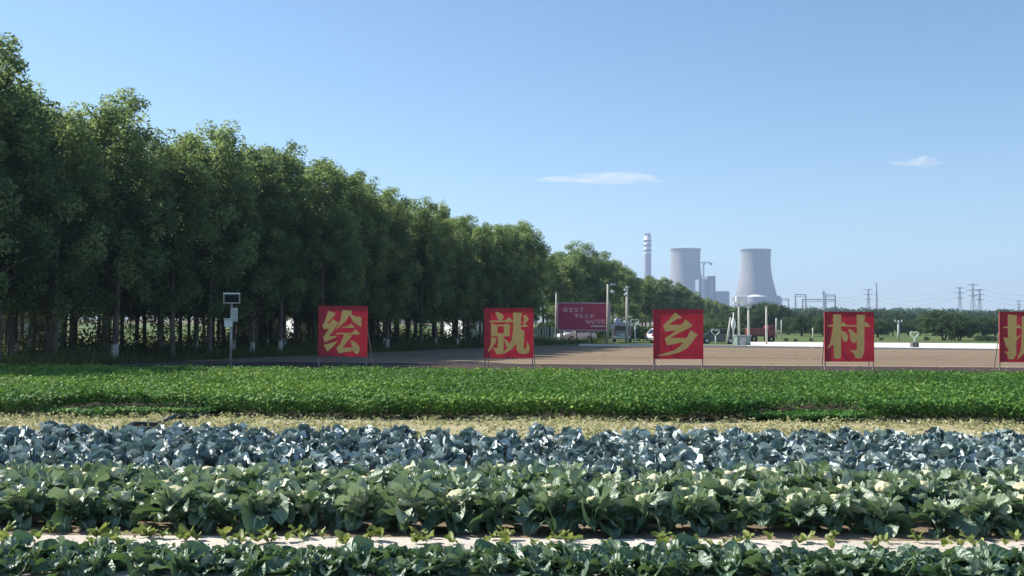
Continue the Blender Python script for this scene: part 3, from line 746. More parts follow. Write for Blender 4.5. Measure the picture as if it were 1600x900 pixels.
# far woods: one mass
Vs = []; Fs = []; Ts = []; off = 0
r2 = np.random.RandomState(5)
for px in np.arange(1090, 1700, 3.2):
    dd = r2.uniform(620, 1000); top = 478 + (px - 1220) * .016 + r2.uniform(-1.5, 4.5); H = max(5, hgt(px, top, dd)); p = at(px, dd)
    m = 260; dirs = unit(r2.normal(size=(m, 3))); P = np.array([p.x, p.y, H * .52]) + dirs * np.array([H * .55, H * .55, H * .5]) * r2.uniform(.6, 1, m)[:, None]
    V, Fq = leaf_cloud(P, unit(dirs + r2.normal(size=(m, 3)) * .4 + np.array([0, 0, .3])), r2.uniform(1.2, 2.6, m), .7, r2)
    Vs.append(V); Fs.append(Fq + off); off += len(V); Ts.append(np.clip(r2.uniform(.2, .8) + r2.normal(size=m) * .15, 0, 1))
o = link('far_wood', mesh_np('far_wood', np.concatenate(Vs), np.concatenate(Fs), np.concatenate(Ts)), G['far_leaf'])
tag(o, 'hazy blue green belt of distant woods on the right horizon', 'woods', kind='stuff')

# ------------------------------------------------------------------ character signs
CH = {
 '绘': ((135, 705, 60, 645), [
  [(252,118),(338,150),(240,268),(262,270),(308,215),(372,255),(265,415),(352,405),(345,422),(212,484),(195,425),(262,324),(198,332),(182,283),(205,255)],
  [(202,516),(366,465),(340,500),(245,594)],
  [(415,110),(520,112),(518,150),(565,180),(637,185),(635,302),(545,250),(495,162),(455,235),(335,345),(345,318),(390,235),(405,150)],
  [(410,301),(480,292),(518,262),(565,312),(405,313)],
  [(345,373),(530,369),(570,328),(628,388),(345,390)],
  [(440,386),(530,402),(425,540),(532,538),(550,575),(378,610),(350,545),(395,500)],
  [(510,458),(560,470),(610,515),(628,560),(605,610),(570,610),(548,582),(535,530)]]),
 '就': ((135, 705, 70, 665), [
  [(262,120),(300,120),(355,155),(362,185),(340,218),(300,220),(285,180)],
  [(200,222),(375,220),(425,180),(482,240),(200,240)],
  [(215,250),(262,270),(288,270),(288,408),(215,408)], [(288,268),(364,268),(364,290),(288,290)],
  [(362,268),(405,252),(445,285),(430,315),(430,408),(362,408)], [(286,372),(364,372),(364,398),(286,398)],
  [(292,396),(360,396),(360,585),(335,618),(280,622),(245,555),(245,543),(292,545)],
  [(215,415),(280,430),(265,490),(190,588),(178,578),(215,500)],
  [(362,425),(415,470),(432,510),(418,537),(390,530),(375,480)],
  [(470,125),(575,130),(562,175),(560,325),(602,345),(590,545),(605,560),(622,545),(632,462),(662,540),(655,592),(622,615),(545,612),(512,572),(508,490),(455,560),(350,622),(345,612),(420,520),(455,440),(470,330)],
  [(585,160),(615,155),(645,185),(648,215),(612,250),(592,268),(577,250),(600,215)],
  [(556,284),(612,260),(650,292),(556,298)]]),
 '乡': ((160, 740, 100, 680), [
  [(415,140),(495,205),(440,212),(345,278),(360,283),(485,280),(535,220),(615,290),(590,310),(365,425),(370,432),(545,438),(590,345),(682,400),(655,415),(600,500),(545,560),(450,605),(340,635),(220,645),(216,634),(400,580),(465,535),(505,485),(318,522),(292,438),(355,400),(425,345),(298,362),(272,290),(320,245)]]),
 '村': ((140, 718, 125, 708), [
  [(240,158),(333,158),(330,650),(322,672),(258,675),(245,655)],
  [(178,280),(242,280),(242,299),(178,299)], [(328,282),(350,242),(400,280),(518,282),(518,299),(328,299)], [(598,284),(622,240),(675,300),(598,300)],
  [(242,300),(242,512),(215,520),(180,558),(171,552),(205,480),(230,350)],
  [(328,342),(385,365),(412,400),(412,445),(395,475),(365,478),(345,450)],
  [(412,325),(455,335),(522,400),(522,450),(490,490),(462,488),(435,455),(435,400)],
  [(515,160),(615,165),(605,200),(600,600),(570,665),(520,672),(490,655),(485,620),(432,575),(515,575)]]),
 '振': ((612, 1197, 125, 712), [
  [(705,160),(808,168),(802,630),(768,678),(712,678),(695,615),(658,588),(712,592)],
  [(658,300),(706,300),(706,316),(658,316)], [(804,304),(825,270),(862,308),(862,318),(804,318)],
  [(655,428),(710,428),(712,530),(690,555),(675,500)], [(802,424),(866,385),(802,470)],
  [(866,178),(945,178),(940,400),(915,580),(822,680),(814,672),(855,560),(866,400)],
  [(942,180),(1075,180),(1095,150),(1150,205),(942,205)], [(950,285),(1060,283),(1080,260),(1120,300),(950,302)],
  [(942,382),(1105,380),(1125,350),(1170,398),(942,402)],
  [(965,400),(1030,400),(1030,590),(1075,560),(1085,580),(985,672),(955,640),(965,620)],
  [(1040,400),(1060,400),(1090,500),(1180,600),(1165,660),(1110,610),(1060,520)],
  [(1150,430),(1165,455),(1105,500),(1095,485)]])}
def fill_poly(mb, poly, y0, y1):
    """triangulated extruded outline (handles concave strokes)"""
    from mathutils.geometry import tessellate_polygon
    tri = tessellate_polygon([[Vector((x, z, 0)) for x, z in poly]])
    o = len(mb.v); n = len(poly)
    mb.v += [(x, y0, z) for x, z in poly] + [(x, y1, z) for x, z in poly]
    for t in tri: mb.f.append(tuple(o + i for i in t)); mb.f.append(tuple(o + n + i for i in reversed(t)))
    for i in range(n):
        j = (i + 1) % n; mb.f.append((o + j, o + i, o + n + i, o + n + j))
SD = 41.0
SG = [('绘', 497, 574, 478, 557, 'leftmost'), ('就', 757, 834, 481, 559.5, ''), ('乡', 1021, 1099, 483, 561, ''), ('村', 1288, 1366, 487, 565, ''), ('振', 1561.5, 1639.5, 487, 566, '')]
def banner(W, z0, z1):
    mb = MB(); n_ = 14; ph = rr.uniform(0, 9)
    g = lambda i, j: (-W / 2 + W * i / n_, -.017 + (.006 * math.sin(i * 1.1 + ph) * math.sin(j * .5 + ph) if 0 < i < n_ and 0 < j < n_ else 0), z0 + (z1 - z0) * j / n_)
    vs = [g(i, j) for j in range(n_ + 1) for i in range(n_ + 1)]; k = n_ + 1
    mb.add(vs, [(j * k + i, j * k + i + 1, (j + 1) * k + i + 1, (j + 1) * k + i) for j in range(n_) for i in range(n_)])
    a, b, c = W / 2, -.017, .03
    for p, q_ in (((-a, z0), (a, z0)), ((a, z0), (a, z1)), ((a, z1), (-a, z1)), ((-a, z1), (-a, z0))):
        mb.add([(p[0], b, p[1]), (q_[0], b, q_[1]), (q_[0], c, q_[1]), (p[0], c, p[1])], [(0, 1, 2, 3)])
    return mb
for ch, x0, x1, y0, y1, _ in SG:
    c = at((x0 + x1) / 2, SD); W = (x1 - x0) / F * SD
    z1 = hgt((x0 + x1) / 2, y0, SD); z0 = hgt((x0 + x1) / 2, y1, SD)
    rz = rr.uniform(-.03, .03)
    root = empty('slogan_sign', (c.x, c.y, 0), rz)
    root.rotation_euler = (rr.uniform(-.02, .02), rr.uniform(-.008, .008), rz)
    where = {'绘': 'at the grove end of the row', '就': 'before the end of the grove', '乡': 'below the chimney', '村': 'before the concrete road', '振': 'cut by the right edge'}[ch]
    tag(root, 'red square sign with gold character %s on thin posts, %s' % (ch, where), 'sign', 'red slogan signs behind the bean crop')
    banner(W, z0, z1).build('panel', G['red'], root, smooth=True)
    (cx0, cx1, cy0, cy1), polys = CH[ch]
    mb = MB()
    for k, pl in enumerate(polys):
        sx = lambda v: (v - (cx0 + cx1) / 2) / (cx1 - cx0) * W
        sz = lambda v: z0 + (cy1 - v) / (cy1 - cy0) * (z1 - z0)
        fill_poly(mb, [(sx(a), sz(b)) for a, b in pl], -.0295 - .0006 * k, -.0245)
    mb.build('character', G['gold'], root)
    for sgn in (-1, 1):
        MB().box((sgn * (W / 2 - .03), .05, (z1 - .06) / 2), (.045, .045, z1 - .06)).build('post', G['rust_steel'], root)
        MB().tube([(sgn * (W / 2 - .04) + .16, 1.0, 0), (sgn * (W / 2 - .04), .085, z1 * .72)], .02, 6).build('brace', G['rust_steel'], root)
    fr = MB(); fr.box((0, .034, z0 + .03), (W - .12, .03, .04)).box((0, .034, z1 - .05), (W - .12, .03, .04)); fr.build('rail', G['rust_steel'], root)

# ------------------------------------------------------------------ solar monitoring pole
d = 38.5; c = at(361.5, d); root = empty('monitoring_pole', (c.x, c.y, 0), .25)
tag(root, 'grey pole with tilted solar panel and instrument boxes before the grove', 'solar pole')
u = lambda y: hgt(361, y, d)
MB().tube([(0, 0, 0), (0, 0, u(474))], .045, 10).build('pole', G['galv'], root, smooth=True)
pn = MB(); a = R(-38)
def tilt(p, z): return (p[0], p[1] * math.cos(a) - p[2] * math.sin(a) + .0, z + p[1] * math.sin(a) + p[2] * math.cos(a))
zc = u(466)
fm = MB(); cells = MB()
for (cx, cy, sx, sy) in ((0, .27, .62, .05), (0, -.27, .62, .05), (.285, 0, .05, .49), (-.285, 0, .05, .49)):
    b_ = MB().box((cx, cy, 0), (sx, sy, .045)); fm.add([tilt(p, zc) for p in b_.v], b_.f)
b_ = MB().box((0, 0, .005), (.52, .49, .02)); cells.add([tilt(p, zc) for p in b_.v], b_.f)
sp = cells.build('solar_panel', G['pv'], root); fm.build('panel_frame', G['white_paint'], sp)
mb = MB(); mb.box((.10, -.02, (u(481) + u(503)) / 2), (.26, .2, u(481) - u(503)), bev=.015).build('cabinet', G['galv'], root)
MB().box((-.10, -.12, (u(499) + u(511)) / 2), (.30, .26, u(499) - u(511)), bev=.02).build('instrument_box', G['white_paint'], root)
MB().box((-.10, -.16, u(498.3)), (.34, .36, .03)).build('box_lid', G['white_paint'], root)
MB().box((.0, 0, .02), (.3, .3, .04), bev=.008).build('base_plate', G['galv'], root)

# ------------------------------------------------------------------ red billboard
d = 98.0; cx = 912; c = at(cx, d); W = 80 / F * d; z1 = hgt(cx, 474.5, d); z0 = hgt(cx, 515, d)
root = empty('billboard', (c.x, c.y, 0), .04); tag(root, 'wide red billboard with three stepped lines of pale lettering over the white car', 'billboard')
MB().box((0, 0, (z0 + z1) / 2), (W, .12, z1 - z0)).build('panel', G['billred'], root)
fr = MB(); fr.box((0, -.01, z1 + .06), (W + .24, .2, .12)); fr.box((0, -.01, z0 - .06), (W + .24, .2, .12))
for s in (-1, 1): fr.box((s * (W / 2 + .06), -.01, (z0 + z1) / 2), (.12, .2, z1 - z0 - .004))
fr.build('frame', G['billframe'], root)
# stroke patterns of the three lines of small characters (unit squares, only their strokes are legible)
GLY = [[(0,.1,.12,.9),(.2,.85,.9,.97),(.2,.05,.9,.17),(.25,.2,.37,.8),(.72,.2,.84,.8),(.37,.45,.72,.57)], [(.05,.8,.95,.92),(.15,.45,.85,.57),(.0,.02,1,.15),(.44,.15,.56,.8)],
       [(.05,.78,.95,.9),(.35,.45,.47,.78),(.3,.05,.42,.45),(.42,.05,.85,.16),(.75,.16,.86,.45),(.42,.36,.75,.46)], [(.1,.78,.8,.92),(.6,.4,.75,.78),(.35,.0,.5,.5)],
       [(.1,.8,.9,.92),(.1,.5,.22,.8),(.78,.5,.9,.8),(.3,.58,.7,.68),(.42,.0,.56,.58),(.2,.3,.8,.4)], [(.05,.05,.18,.95),(.18,.6,.4,.72),(.5,.4,.62,.95),(.38,.05,.52,.4),(.62,.1,.85,.25)],
       [(.05,.6,.2,.9),(.1,.05,.22,.55),(.5,.4,.62,.95),(.36,.05,.5,.4),(.62,.05,.9,.2)], [(.05,.1,.17,.85),(.17,.1,.4,.2),(.3,.2,.42,.85),(.55,.7,.9,.82),(.8,.1,.9,.7),(.6,.35,.7,.5)],
       [(.02,.6,.3,.72),(.1,.1,.22,.95),(.4,.55,.95,.66),(.4,.05,.5,.55),(.85,.05,.95,.55),(.5,.28,.85,.38),(.5,.05,.85,.14)], [(.05,.3,.17,.9),(.17,.3,.35,.4),(.45,.7,.95,.82),(.6,.35,.75,.7),(.4,.02,.6,.3),(.75,.02,.95,.25)],
       [(.1,.8,.5,.92),(.1,.45,.5,.57),(.1,.45,.22,.8),(.38,.05,.5,.45),(.75,.0,.87,1)], [(.05,.55,.35,.95),(.1,.02,.22,.5),(.22,.22,.4,.32),(.5,.75,.95,.87),(.55,.05,.65,.45),(.65,.05,.95,.15),(.85,.15,.95,.45),(.65,.36,.85,.45)]]
mb = MB(); sxm = d / F
for gi, gly in enumerate(GLY):
    line, k = divmod(gi, 4)
    gx = [880, 897, 914.5][line] + k * 8.3; gy = [480.3, 489.6, 498.2][line]
    ox = (gx - cx) * sxm; oz = hgt(cx, gy + 7.6, d); s = 7.2 * sxm
    for si, (a0, b0, a1, b1) in enumerate(gly):
        mb.box((ox + (a0 + a1) / 2 * s, -.066 - .0007 * si, oz + (b0 + b1) / 2 * s), ((a1 - a0) * s, .012, (b1 - b0) * s))
mb.box(((935 - cx) * sxm, -.068, hgt(cx, 509.5, d)), (24 * sxm, .012, 2.2 * sxm))
mb.build('lettering', G['billtext'], root)
for x in (-W * .42, -W * .14, W * .14, W * .42): MB().box((x, .14, (z1) / 2), (.14, .14, z1)).build('post', G['rust_steel'], root)

# ------------------------------------------------------------------ poles
def pole(name, px, ytop, d, r, label, mat='cream_pole', cat='pole', lean=0.0):
    c = at(px, d); H = hgt(px, ytop, d); root = empty(name, (c.x, c.y, 0)); tag(root, label, cat)
    MB().tube([(0, 0, 0), (lean * .5, 0, H * .5), (lean, 0, H)], [r, r * .9, r * .75], 10).build('shaft', G[mat], root, smooth=True)
    return root, H
r_, H = pole('utility_pole', 869, 458, 100, .10, 'plain pale pole at the left end of the red billboard')
MB().lathe([(.02, 0), (.12, .0), (.12, .06), (.02, .09)], (0, 0, H), 12).build('cap', G['galv'], r_)
r_, H = pole('lamp_pole', 949.5, 444, 96.5, .11, 'white pole with camera and round lamp at the right end of the billboard')
MB().tube([(0, 0, H - .15), (.5, -.1, H - .05)], .04, 6).build('arm', G['galv'], r_)
MB().lathe([(.01, .2), (.16, .15), (.2, 0), (.14, -.1), (.01, -.12)], (.42, -.1, H - .75), 12).build('lamp', G['white_paint'], r_, smooth=True)
MB().box((.5, -.1, H - .02), (.45, .25, .2), bev=.03).build('camera', G['galv'], r_)
MB().tube([(0, 0, H - .75), (.3, -.1, H - .7)], .03, 6).build('lamp_arm', G['galv'], r_)
r_, H = pole('utility_pole', 979.5, 447, 97, .13, 'pale concrete pole with small fittings beside the grey van')
for z in (.35, .8): MB().lathe([(.02, -.1), (.1, -.06), (.1, .06), (.02, .1)], (-.2, -.05, H - z), 10).build('insulator', G['white_paint'], r_)
MB().box((0, 0, H - .12), (.7, .08, .08)).build('crossarm', G['galv'], r_)
r_, H = pole('lamp_post', 1146, 488, 88, .06, 'white lamp post with bulbous lantern left of the yard poles', 'white_paint', 'lamp post')
MB().lathe([(.06, -.55), (.17, -.3), (.2, 0), (.13, .35), (.03, .5)], (0, 0, H * .67), 14).build('lantern', G['white_paint'], r_, smooth=True)
r_, H = pole('flood_light_pole', 1154.5, 470, 90, .10, 'tall pole with bright white floodlight head beside the cooling tower', 'cream_pole', 'floodlight')
MB().box((.1, -.1, H + .1), (.8, .35, .62), bev=.08).build('lamp_head', G['white_paint'], r_)
MB().box((-.34, -.06, H - .2), (.32, .24, .28), bev=.04).build('lamp_head', G['white_paint'], r_)
MB().box((-.05, 0, H - .1), (.9, .07, .07)).build('crossarm', G['galv'], r_)
r_, H = pole('utility_pole', 1169.5, 479, 92, .11, 'pale pole at the left end of the red truck')
MB().box((0, 0, H - .1), (.6, .08, .08)).build('crossarm', G['galv'], r_)
r_, H = pole('utility_pole', 1197.5, 480, 91, .10, 'pale brown pole standing before the red truck')
MB().lathe([(.02, 0), (.11, 0), (.11, .06), (.02, .08)], (0, 0, H), 10).build('cap', G['galv'], r_)
r_, H = pole('leaning_pole', 1135, 496, 95, .10, 'short leaning pole left of the white lamp post', lean=.4)
r_, H = pole('thin_post', 1213, 497, 130, .12, 'left of two thin grey posts right of the red truck')
r_, H = pole('thin_post', 1221, 500, 132, .09, 'right of two thin grey posts right of the red truck')
r_, H = pole('utility_pole', 1404, 501, 125, .16, 'pale concrete pole in the grass right of the 村 sign')
MB().box((0, 0, H - .15), (1.0, .1, .1)).build('crossarm', G['galv'], r_)
for x in (-.4, .4): MB().lathe([(.02, 0), (.07, .03), (.07, .16), (.02, .2)], (x, 0, H - .1), 8).build('insulator', G['white_paint'], r_)
r_, H = pole('thin_post', 1270, 512, 110, .08, 'short pale post in the verge left of the 村 sign')

# loop-topped garden posts
def loop_post(px, ytop, ybase, lab, box):
    p = ground(px, ybase); d = p.y; root = empty('loop_post', (p.x, p.y, .0), .1); tag(root, lab, 'ornamental post')
    H = hgt(px, ytop, d); w_ = .30
    zz = 0
    if box:
        MB().box((0, 0, .26), (.55, .45, .52), bev=.03).build('base_box', G['dark_box'], root); zz = .5
    MB().tube([(-.02, 0, zz), (.02, 0, (H - .55 + zz) / 2), (0, 0, H - .5)], [.07, .06, .05], 8).build('stem', G['green_metal'], root, smooth=True)
    pts = []
    for k in range(25):
        t = 2 * math.pi * k / 24
        pts.append((w_ * 1.15 * math.sin(t) ** 3 , 0, H - .28 + .30 * (.8125 * math.cos(t) - .3125 * math.cos(2 * t) - .125 * math.cos(3 * t))))
    MB().tube(pts, .05, 6, cap=False).build('heart_loop', G['green_metal'], root, smooth=True)
loop_post(992, 498, 541, 'pale green post with a heart shaped loop beside the grey van', False)
loop_post(1429, 517, 545, 'pale green heart shaped loop on a dark box at the edge of the concrete road', True)
loop_post(1118, 514, 541, 'pale green heart loop post right of the 乡 sign', False)

# ------------------------------------------------------------------ vehicles
def car(name, loc, rz, paint, label, Ln=4.3, W=1.75, Hh=1.45, kind='hatch'):
    root = empty(name, loc, rz); tag(root, label, 'car')
    h = Ln / 2
    body = [(-h, .32), (-h + .03, .75), (-h + .18, .88), (-h + 1.0, .95), (h - 1.05, .92), (h - .25, .78), (h, .6), (h, .3), (h - .55, .24), (h - .6, .45), (h - .95, .52), (h - 1.25, .42), (h - 1.32, .22), (-h + 1.2, .22), (-h + 1.1, .45), (-h + .8, .52), (-h + .5, .42), (-h + .42, .24)]
    mb = MB(); fill_poly(mb, body, -W / 2, W / 2)
    b = mb.build('body', paint, root)
    cab = [(-h + .25, .90), (-h + .55, 1.30), (-h + .95, Hh - .02), (.1, Hh), (.55, Hh - .07), (h - 1.15, .915)]
    mb = MB(); fill_poly(mb, cab, -W / 2 + .1, W / 2 - .1); mb.build('window_glass', G['carglass'], root)
    mb = MB()
    fill_poly(mb, [(-h + .50, 1.305), (-h + .93, Hh + .012), (.1, Hh + .03), (.58, Hh - .04), (.52, Hh - .10), (.1, Hh - .05), (-h + .95, Hh - .07)], -W / 2 + .08, W / 2 - .08)
    for s in (-1, 1):
        for (x0, z0, x1, z1) in ((-h + .22, .9, -h + .60, 1.33), (-.15, .92, -.12, Hh - .02), (.5, Hh - .06, h - 1.12, .92), (-h + 1.05, .93, -h + 1.12, Hh - .03)):
            mb.tube([(x0, s * (W / 2 - .085), z0), (x1, s * (W / 2 - .085), z1)], .035, 5)
    mb.build('roof', paint, root)
    for s in (-1, 1):
        for x in (h - .98, -h + .8):
            wb = MB().lathe([(.19, -.1), (.30, -.11), (.32, -.06), (.32, .06), (.30, .11), (.19, .1)], (0, 0, 0), 18)
            o = MB().add([(p[0], p[2], p[1]) for p in wb.v], wb.f).build('wheel', G['tyre'], root, smooth=True, loc=(x, s * (W / 2 - .1), .32))
            rb = MB().lathe([(.01, .04), (.12, .06), (.19, .09), (.19, -.09), (.01, -.05)], (0, 0, 0), 14)
            MB().add([(p[0], p[2] * s, p[1]) for p in rb.v], rb.f).build('rim', G['rim'], o)
        MB().box((h - .1, s * (W / 2 - .28), .66), (.26, .36, .14), bev=.03).build('headlight', G['lamp_lens'], root)
        MB().box((-h + .05, s * (W / 2 - .2), .78), (.12, .26, .16), bev=.02).build('tail_light', G['tail_lens'], root)
        MB().box((.62, s * (W / 2 + .06), .98), (.12, .2, .13), bev=.03).build('mirror', paint, root)
    MB().box((h - .01, 0, .42), (.1, W - .3, .16), bev=.03).build('front_bumper', G['dark_box'], root)
    MB().box((-h + .01, 0, .45), (.1, W - .3, .18), bev=.03).build('rear_bumper', G['dark_box'], root)
    return root
p = at(899, 101.5); car('parked_car', (p.x, p.y, 0), math.pi + .5, G['carwhite'], 'white car parked under the red billboard with dark windows', Ln=3.9)
p = at(1045, 99); car('parked_car', (p.x, p.y, 0), .35, G['carwhite'], 'white car mostly hidden behind the 乡 sign')
p = at(1120, 98); car('parked_car', (p.x, p.y, 0), math.pi - .05, G['carblue'], 'dark blue car parked right of the 乡 sign', Ln=4.0)
# grey van seen from behind
p = at(972, 99); root = empty('parked_van', (p.x, p.y, 0), -.12); tag(root, 'grey van seen from behind between the two pale poles', 'van')
mb = MB(); mb.box((0, 1.9, 1.05), (1.75, 3.9, 1.35), bev=.12); mb.build('body', G['vangrey'], root)
MB().box((0, 2.0, 1.86), (1.6, 3.5, .30), bev=.12).build('roof', G['vangrey'], root)
MB().box((0, -.045, 1.40), (1.35, .03, .46), bev=.012).build('rear_window', G['carglass'], root)
for s in (-1, 1):
    MB().box((s * .79, -.05, 1.0), (.12, .05, .5), bev=.015).build('tail_light', G['tail_lens'], root)
    MB().box((s * .885, 2.3, 1.42), (.03, 1.6, .42), bev=.01).build('side_window', G['carglass'], root)
    for y in (.75, 3.1):
        wb = MB().lathe([(.17, -.1), (.28, -.1), (.31, -.05), (.31, .05), (.28, .1), (.17, .1)], (0, 0, 0), 16)
        MB().add([(q_[2], q_[0], q_[1]) for q_ in wb.v], wb.f).build('wheel', G['tyre'], root, smooth=True, loc=(s * .78, y, .31))
MB().box((0, -.12, .52), (1.5, .16, .18), bev=.04).build('bumper', G['chrome'], root)
MB().box((0, -.06, .78), (.46, .02, .13)).build('number_plate', G['white_paint'], root)
# grey tank on a stand behind the van
p = at(964, 104); root = empty('water_tank', (p.x, p.y, 0)); tag(root, 'grey rounded water tank on a stand above the grey van', 'water tank')
MB().lathe([(.02, 0), (.27, .0), (.3, .08), (.3, .55), (.26, .68), (.15, .75), (.02, .78)], (0, 0, 1.62), 18).build('tank', G['vangrey'], root, smooth=True)
for a in range(4): MB().box((.2 * math.cos(a * 1.57 + .78), .2 * math.sin(a * 1.57 + .78), .81), (.06, .06, 1.62)).build('leg', G['galv'], root)
# small grey control cabinet right of the billboard
p = at(956.5, 97.5); root = empty('control_cabinet', (p.x, p.y, 0)); tag(root, 'small pale grey cabinet on a post between billboard and van', 'cabinet')
MB().box((0, 0, 1.55), (.5, .3, .55), bev=.02).build('case', G['galv'], root); MB().box((0, .0, .64), (.08, .08, 1.27)).build('post', G['galv'], root)
# green-grey hut
p = at(1160, 86.5); root = empty('pump_house', (p.x, p.y, 0), .05); tag(root, 'low grey green pump box at the left end of the concrete road', 'pump box')
MB().box((0, 0, .45), (1.15, .9, .9), bev=.02).build('case', G['green_box'], root); MB().box((0, 0, .94), (1.3, 1.05, .08), bev=.02).build('lid', G['galv'], root); MB().box((-.1, -.465, .45), (.5, .02, .65)).build('door', G['galv'], root)
# red truck
p = at(1184, 106); root = empty('farm_truck', (p.x, p.y, 0), .05); tag(root, 'dark red farm truck with open load bed behind the pale poles', 'truck')
MB().box((-.15, 0, 1.12), (1.9, 1.6, .7), bev=.03).build('load_bed', G['truckred'], root)
MB().box((1.25, 0, 1.15), (.8, 1.6, 1.2), bev=.1).build('cab', G['truckred'], root)
MB().box((1.3, 0, 1.5), (.5, 1.63, .34), bev=.02).build('cab_window', G['carglass'], root)
MB().box((.3, 0, .68), (2.7, .7, .14)).build('chassis', G['dark_box'], root)
for s in (-1, 1):
    for x in (-.6, 1.2):
        wb = MB().lathe([(.15, -.11), (.34, -.11), (.37, -.06), (.37, .06), (.34, .11), (.15, .11)], (0, 0, 0), 16)
        MB().add([(q_[0], q_[2], q_[1]) for q_ in wb.v], wb.f).build('wheel', G['tyre'], root, smooth=True, loc=(x, s * .7, .37))
# white fence posts along the end of the grove
for k in range(11):
    p = at(836 + k * 4.4 - (k % 3) * .8, 96 + k * .3)
    o = MB().box((0, 0, .72), (.12, .12, 1.45), bev=.015, taper=1).build('fence_post', G['postwhite'], loc=(p.x, p.y, 0))
    tag(o, 'short grey white post in the row at the end of the grove', 'post', 'grey white posts at the end of the grove')

# ------------------------------------------------------------------ buildings behind the grove
def house(px, d, W, D, Hw, rz, label, wall, roof, name='farm_house', door=True):
    p = at(px, d); root = empty(name, (p.x, p.y, 0), rz); tag(root, label, 'building')
    MB().box((0, 0, Hw / 2), (W, D, Hw)).build('wall', wall, root)
    mb = MB(); e = .35; h = Hw + .003
    mb.add([(-W / 2 - e, -D / 2 - e, h), (W / 2 + e, -D / 2 - e, h), (W / 2 + e, D / 2 + e, h), (-W / 2 - e, D / 2 + e, h), (-W / 2 - e, 0, h + D * .22), (W / 2 + e, 0, h + D * .22)], [(0, 1, 5, 4), (2, 3, 4, 5), (1, 2, 5), (3, 0, 4), (0, 3, 2, 1)])
    mb.build('roof', roof, root)
    if door:
        MB().box((0, -D / 2 - .03, 1.0), (.95, .05, 2.0)).build('door', G['dark_box'], root)
        for s in (-1, 1): 
            w_ = MB().box((s * W * .3, -D / 2 - .03, 1.5), (.9, .05, .9)).build('window', G['carglass'], root)
            MB().box((s * W * .3, -D / 2 - .05, 1.02), (1.1, .12, .07)).build('sill', G['concrete'], w_)
house(402, 80, 3.4, 3.0, 2.0, .35, 'brown brick hut with a white roof behind the grove trunks', G['brickwall'], G['roof_white'], 'brick_hut')
house(8, 72, 7, 5, 3.1, .5, 'white walled house behind the grove at the left edge', G['whitewall'], G['roof_white'])
house(512, 98, 8, 5, 3.0, .5, 'white walled house behind the 绘 sign and the grove', G['whitewall'], G['roof_white'])
house(745, 120, 6, 5, 3.0, .5, 'white walled house behind the grove at the 就 sign', G['whitewall'], G['roof_white'])
house(1327, 420, 11, 8, 5.0, .1, 'long pale roofed hall peeping over the 村 sign', G['whitewall'], G['roof_pink'], 'farm_hall', False)

# ------------------------------------------------------------------ power plant
def cooling_tower(px, d, ytop, label, name='cooling_tower'):
    c = at(px, d); H = hgt(px, ytop, d); root = empty(name, (c.x, c.y, 0)); tag(root, label, 'cooling tower', 'cooling towers of the power plant'); k = H / 158
    prof = [(50, 8), (49.2, 22), (47.6, 41), (45.2, 54), (40, 75), (36.6, 88), (34, 100), (32, 112), (31, 124), (30.6, 136), (30.9, 148), (31.8, 157.2), (32.5, 157.4), (32.5, 158), (30.8, 158), (30, 150), (29.6, 136), (30, 120), (33, 98)]
    MB().lathe([(r * k, z * k) for r, z in prof], n=72).build('shell', G['tower'], root, smooth=True)
    mb = MB()
    for j in range(36):
        a = 2 * math.pi * j / 36; b = a + 2 * math.pi / 36
        mb.tube([(53 * k * math.cos(a), 53 * k * math.sin(a), 0), (50 * k * math.cos(b), 50 * k * math.sin(b), 8.4 * k)], .8, 5).tube([(53 * k * math.cos(b), 53 * k * math.sin(b), 0), (50 * k * math.cos(a), 50 * k * math.sin(a), 8.4 * k)], .8, 5)
    mb.build('columns', G['tower'], root)
    return root, k
t1, k = cooling_tower(1071, 2300, 389, 'left cooling tower of the power plant behind the crane, lower part behind the trees')
t2, k = cooling_tower(1181, 2200, 390, 'right cooling tower of the power plant standing clear above the tree clump')
MB().lathe([(46.5 * k, 60 * k), (51 * k, 56 * k), (51.4 * k, 0)], n=64).build('wind_skirt', G['plantwall_pale'], t2, smooth=False, loc=(2, 0, 0))
d = 2350; c = at(1011.5, d); H = hgt(1011, 365, d); root = empty('chimney', (c.x, c.y, 0)); tag(root, 'tall banded chimney of the power plant rising behind the trees', 'chimney')
zz = lambda y: hgt(1011, y, d)
MB().lathe([(9.5, 0), (8.2, zz(397))], n=28).build('lower_shaft', G['chimney_grey'], root, smooth=True)
MB().lathe([(8.2, zz(397) + .01), (7.9, zz(369)), (.1, zz(369) + .01)], n=28).build('upper_shaft', G['chimney_white'], root, smooth=True)
for y in (376.5, 383.5, 391.5): MB().lathe([(8.0, zz(y) - 1.6), (9.6, zz(y) - 1.4), (9.6, zz(y) + 1.4), (8.0, zz(y) + 1.6)], n=28).build('gallery', G['chimney_dark'], root)
for s in (-1, 1): MB().lathe([(3.3, zz(369) - 1), (3.3, zz(364.5)), (2.8, zz(364.5)), (2.8, zz(368))], (s * 3.7, 0, 0), 16).build('flue', G['chimney_grey'], root)
d = 2150; root = empty('boiler_house', tuple(at(1101, d))); tag(root, 'stepped grey boiler house between the cooling towers', 'industrial building')
xx = lambda px: (px - 1101) / F * d; zz = lambda y: hgt(1101, y, d)
def blk(n, x0, x1, y, dp, mat): MB().box(((xx(x0) + xx(x1)) / 2, 0, zz(y) / 2), (xx(x1) - xx(x0), dp, zz(y))).build(n, G[mat], root)
blk('main_block', 1102, 1114.5, 433, 46, 'plantwall_dark'); blk('bunker_bay', 1089, 1101.9, 437, 40, 'plantwall')
MB().box((xx(1108), -23.6, zz(452)), (xx(1111) - xx(1105), 1, zz(438) - zz(466))).build('curtain_wall', G['plantwall'], root)
blk('turbine_hall', 1114.6, 1135, 457, 60, 'plantwall')
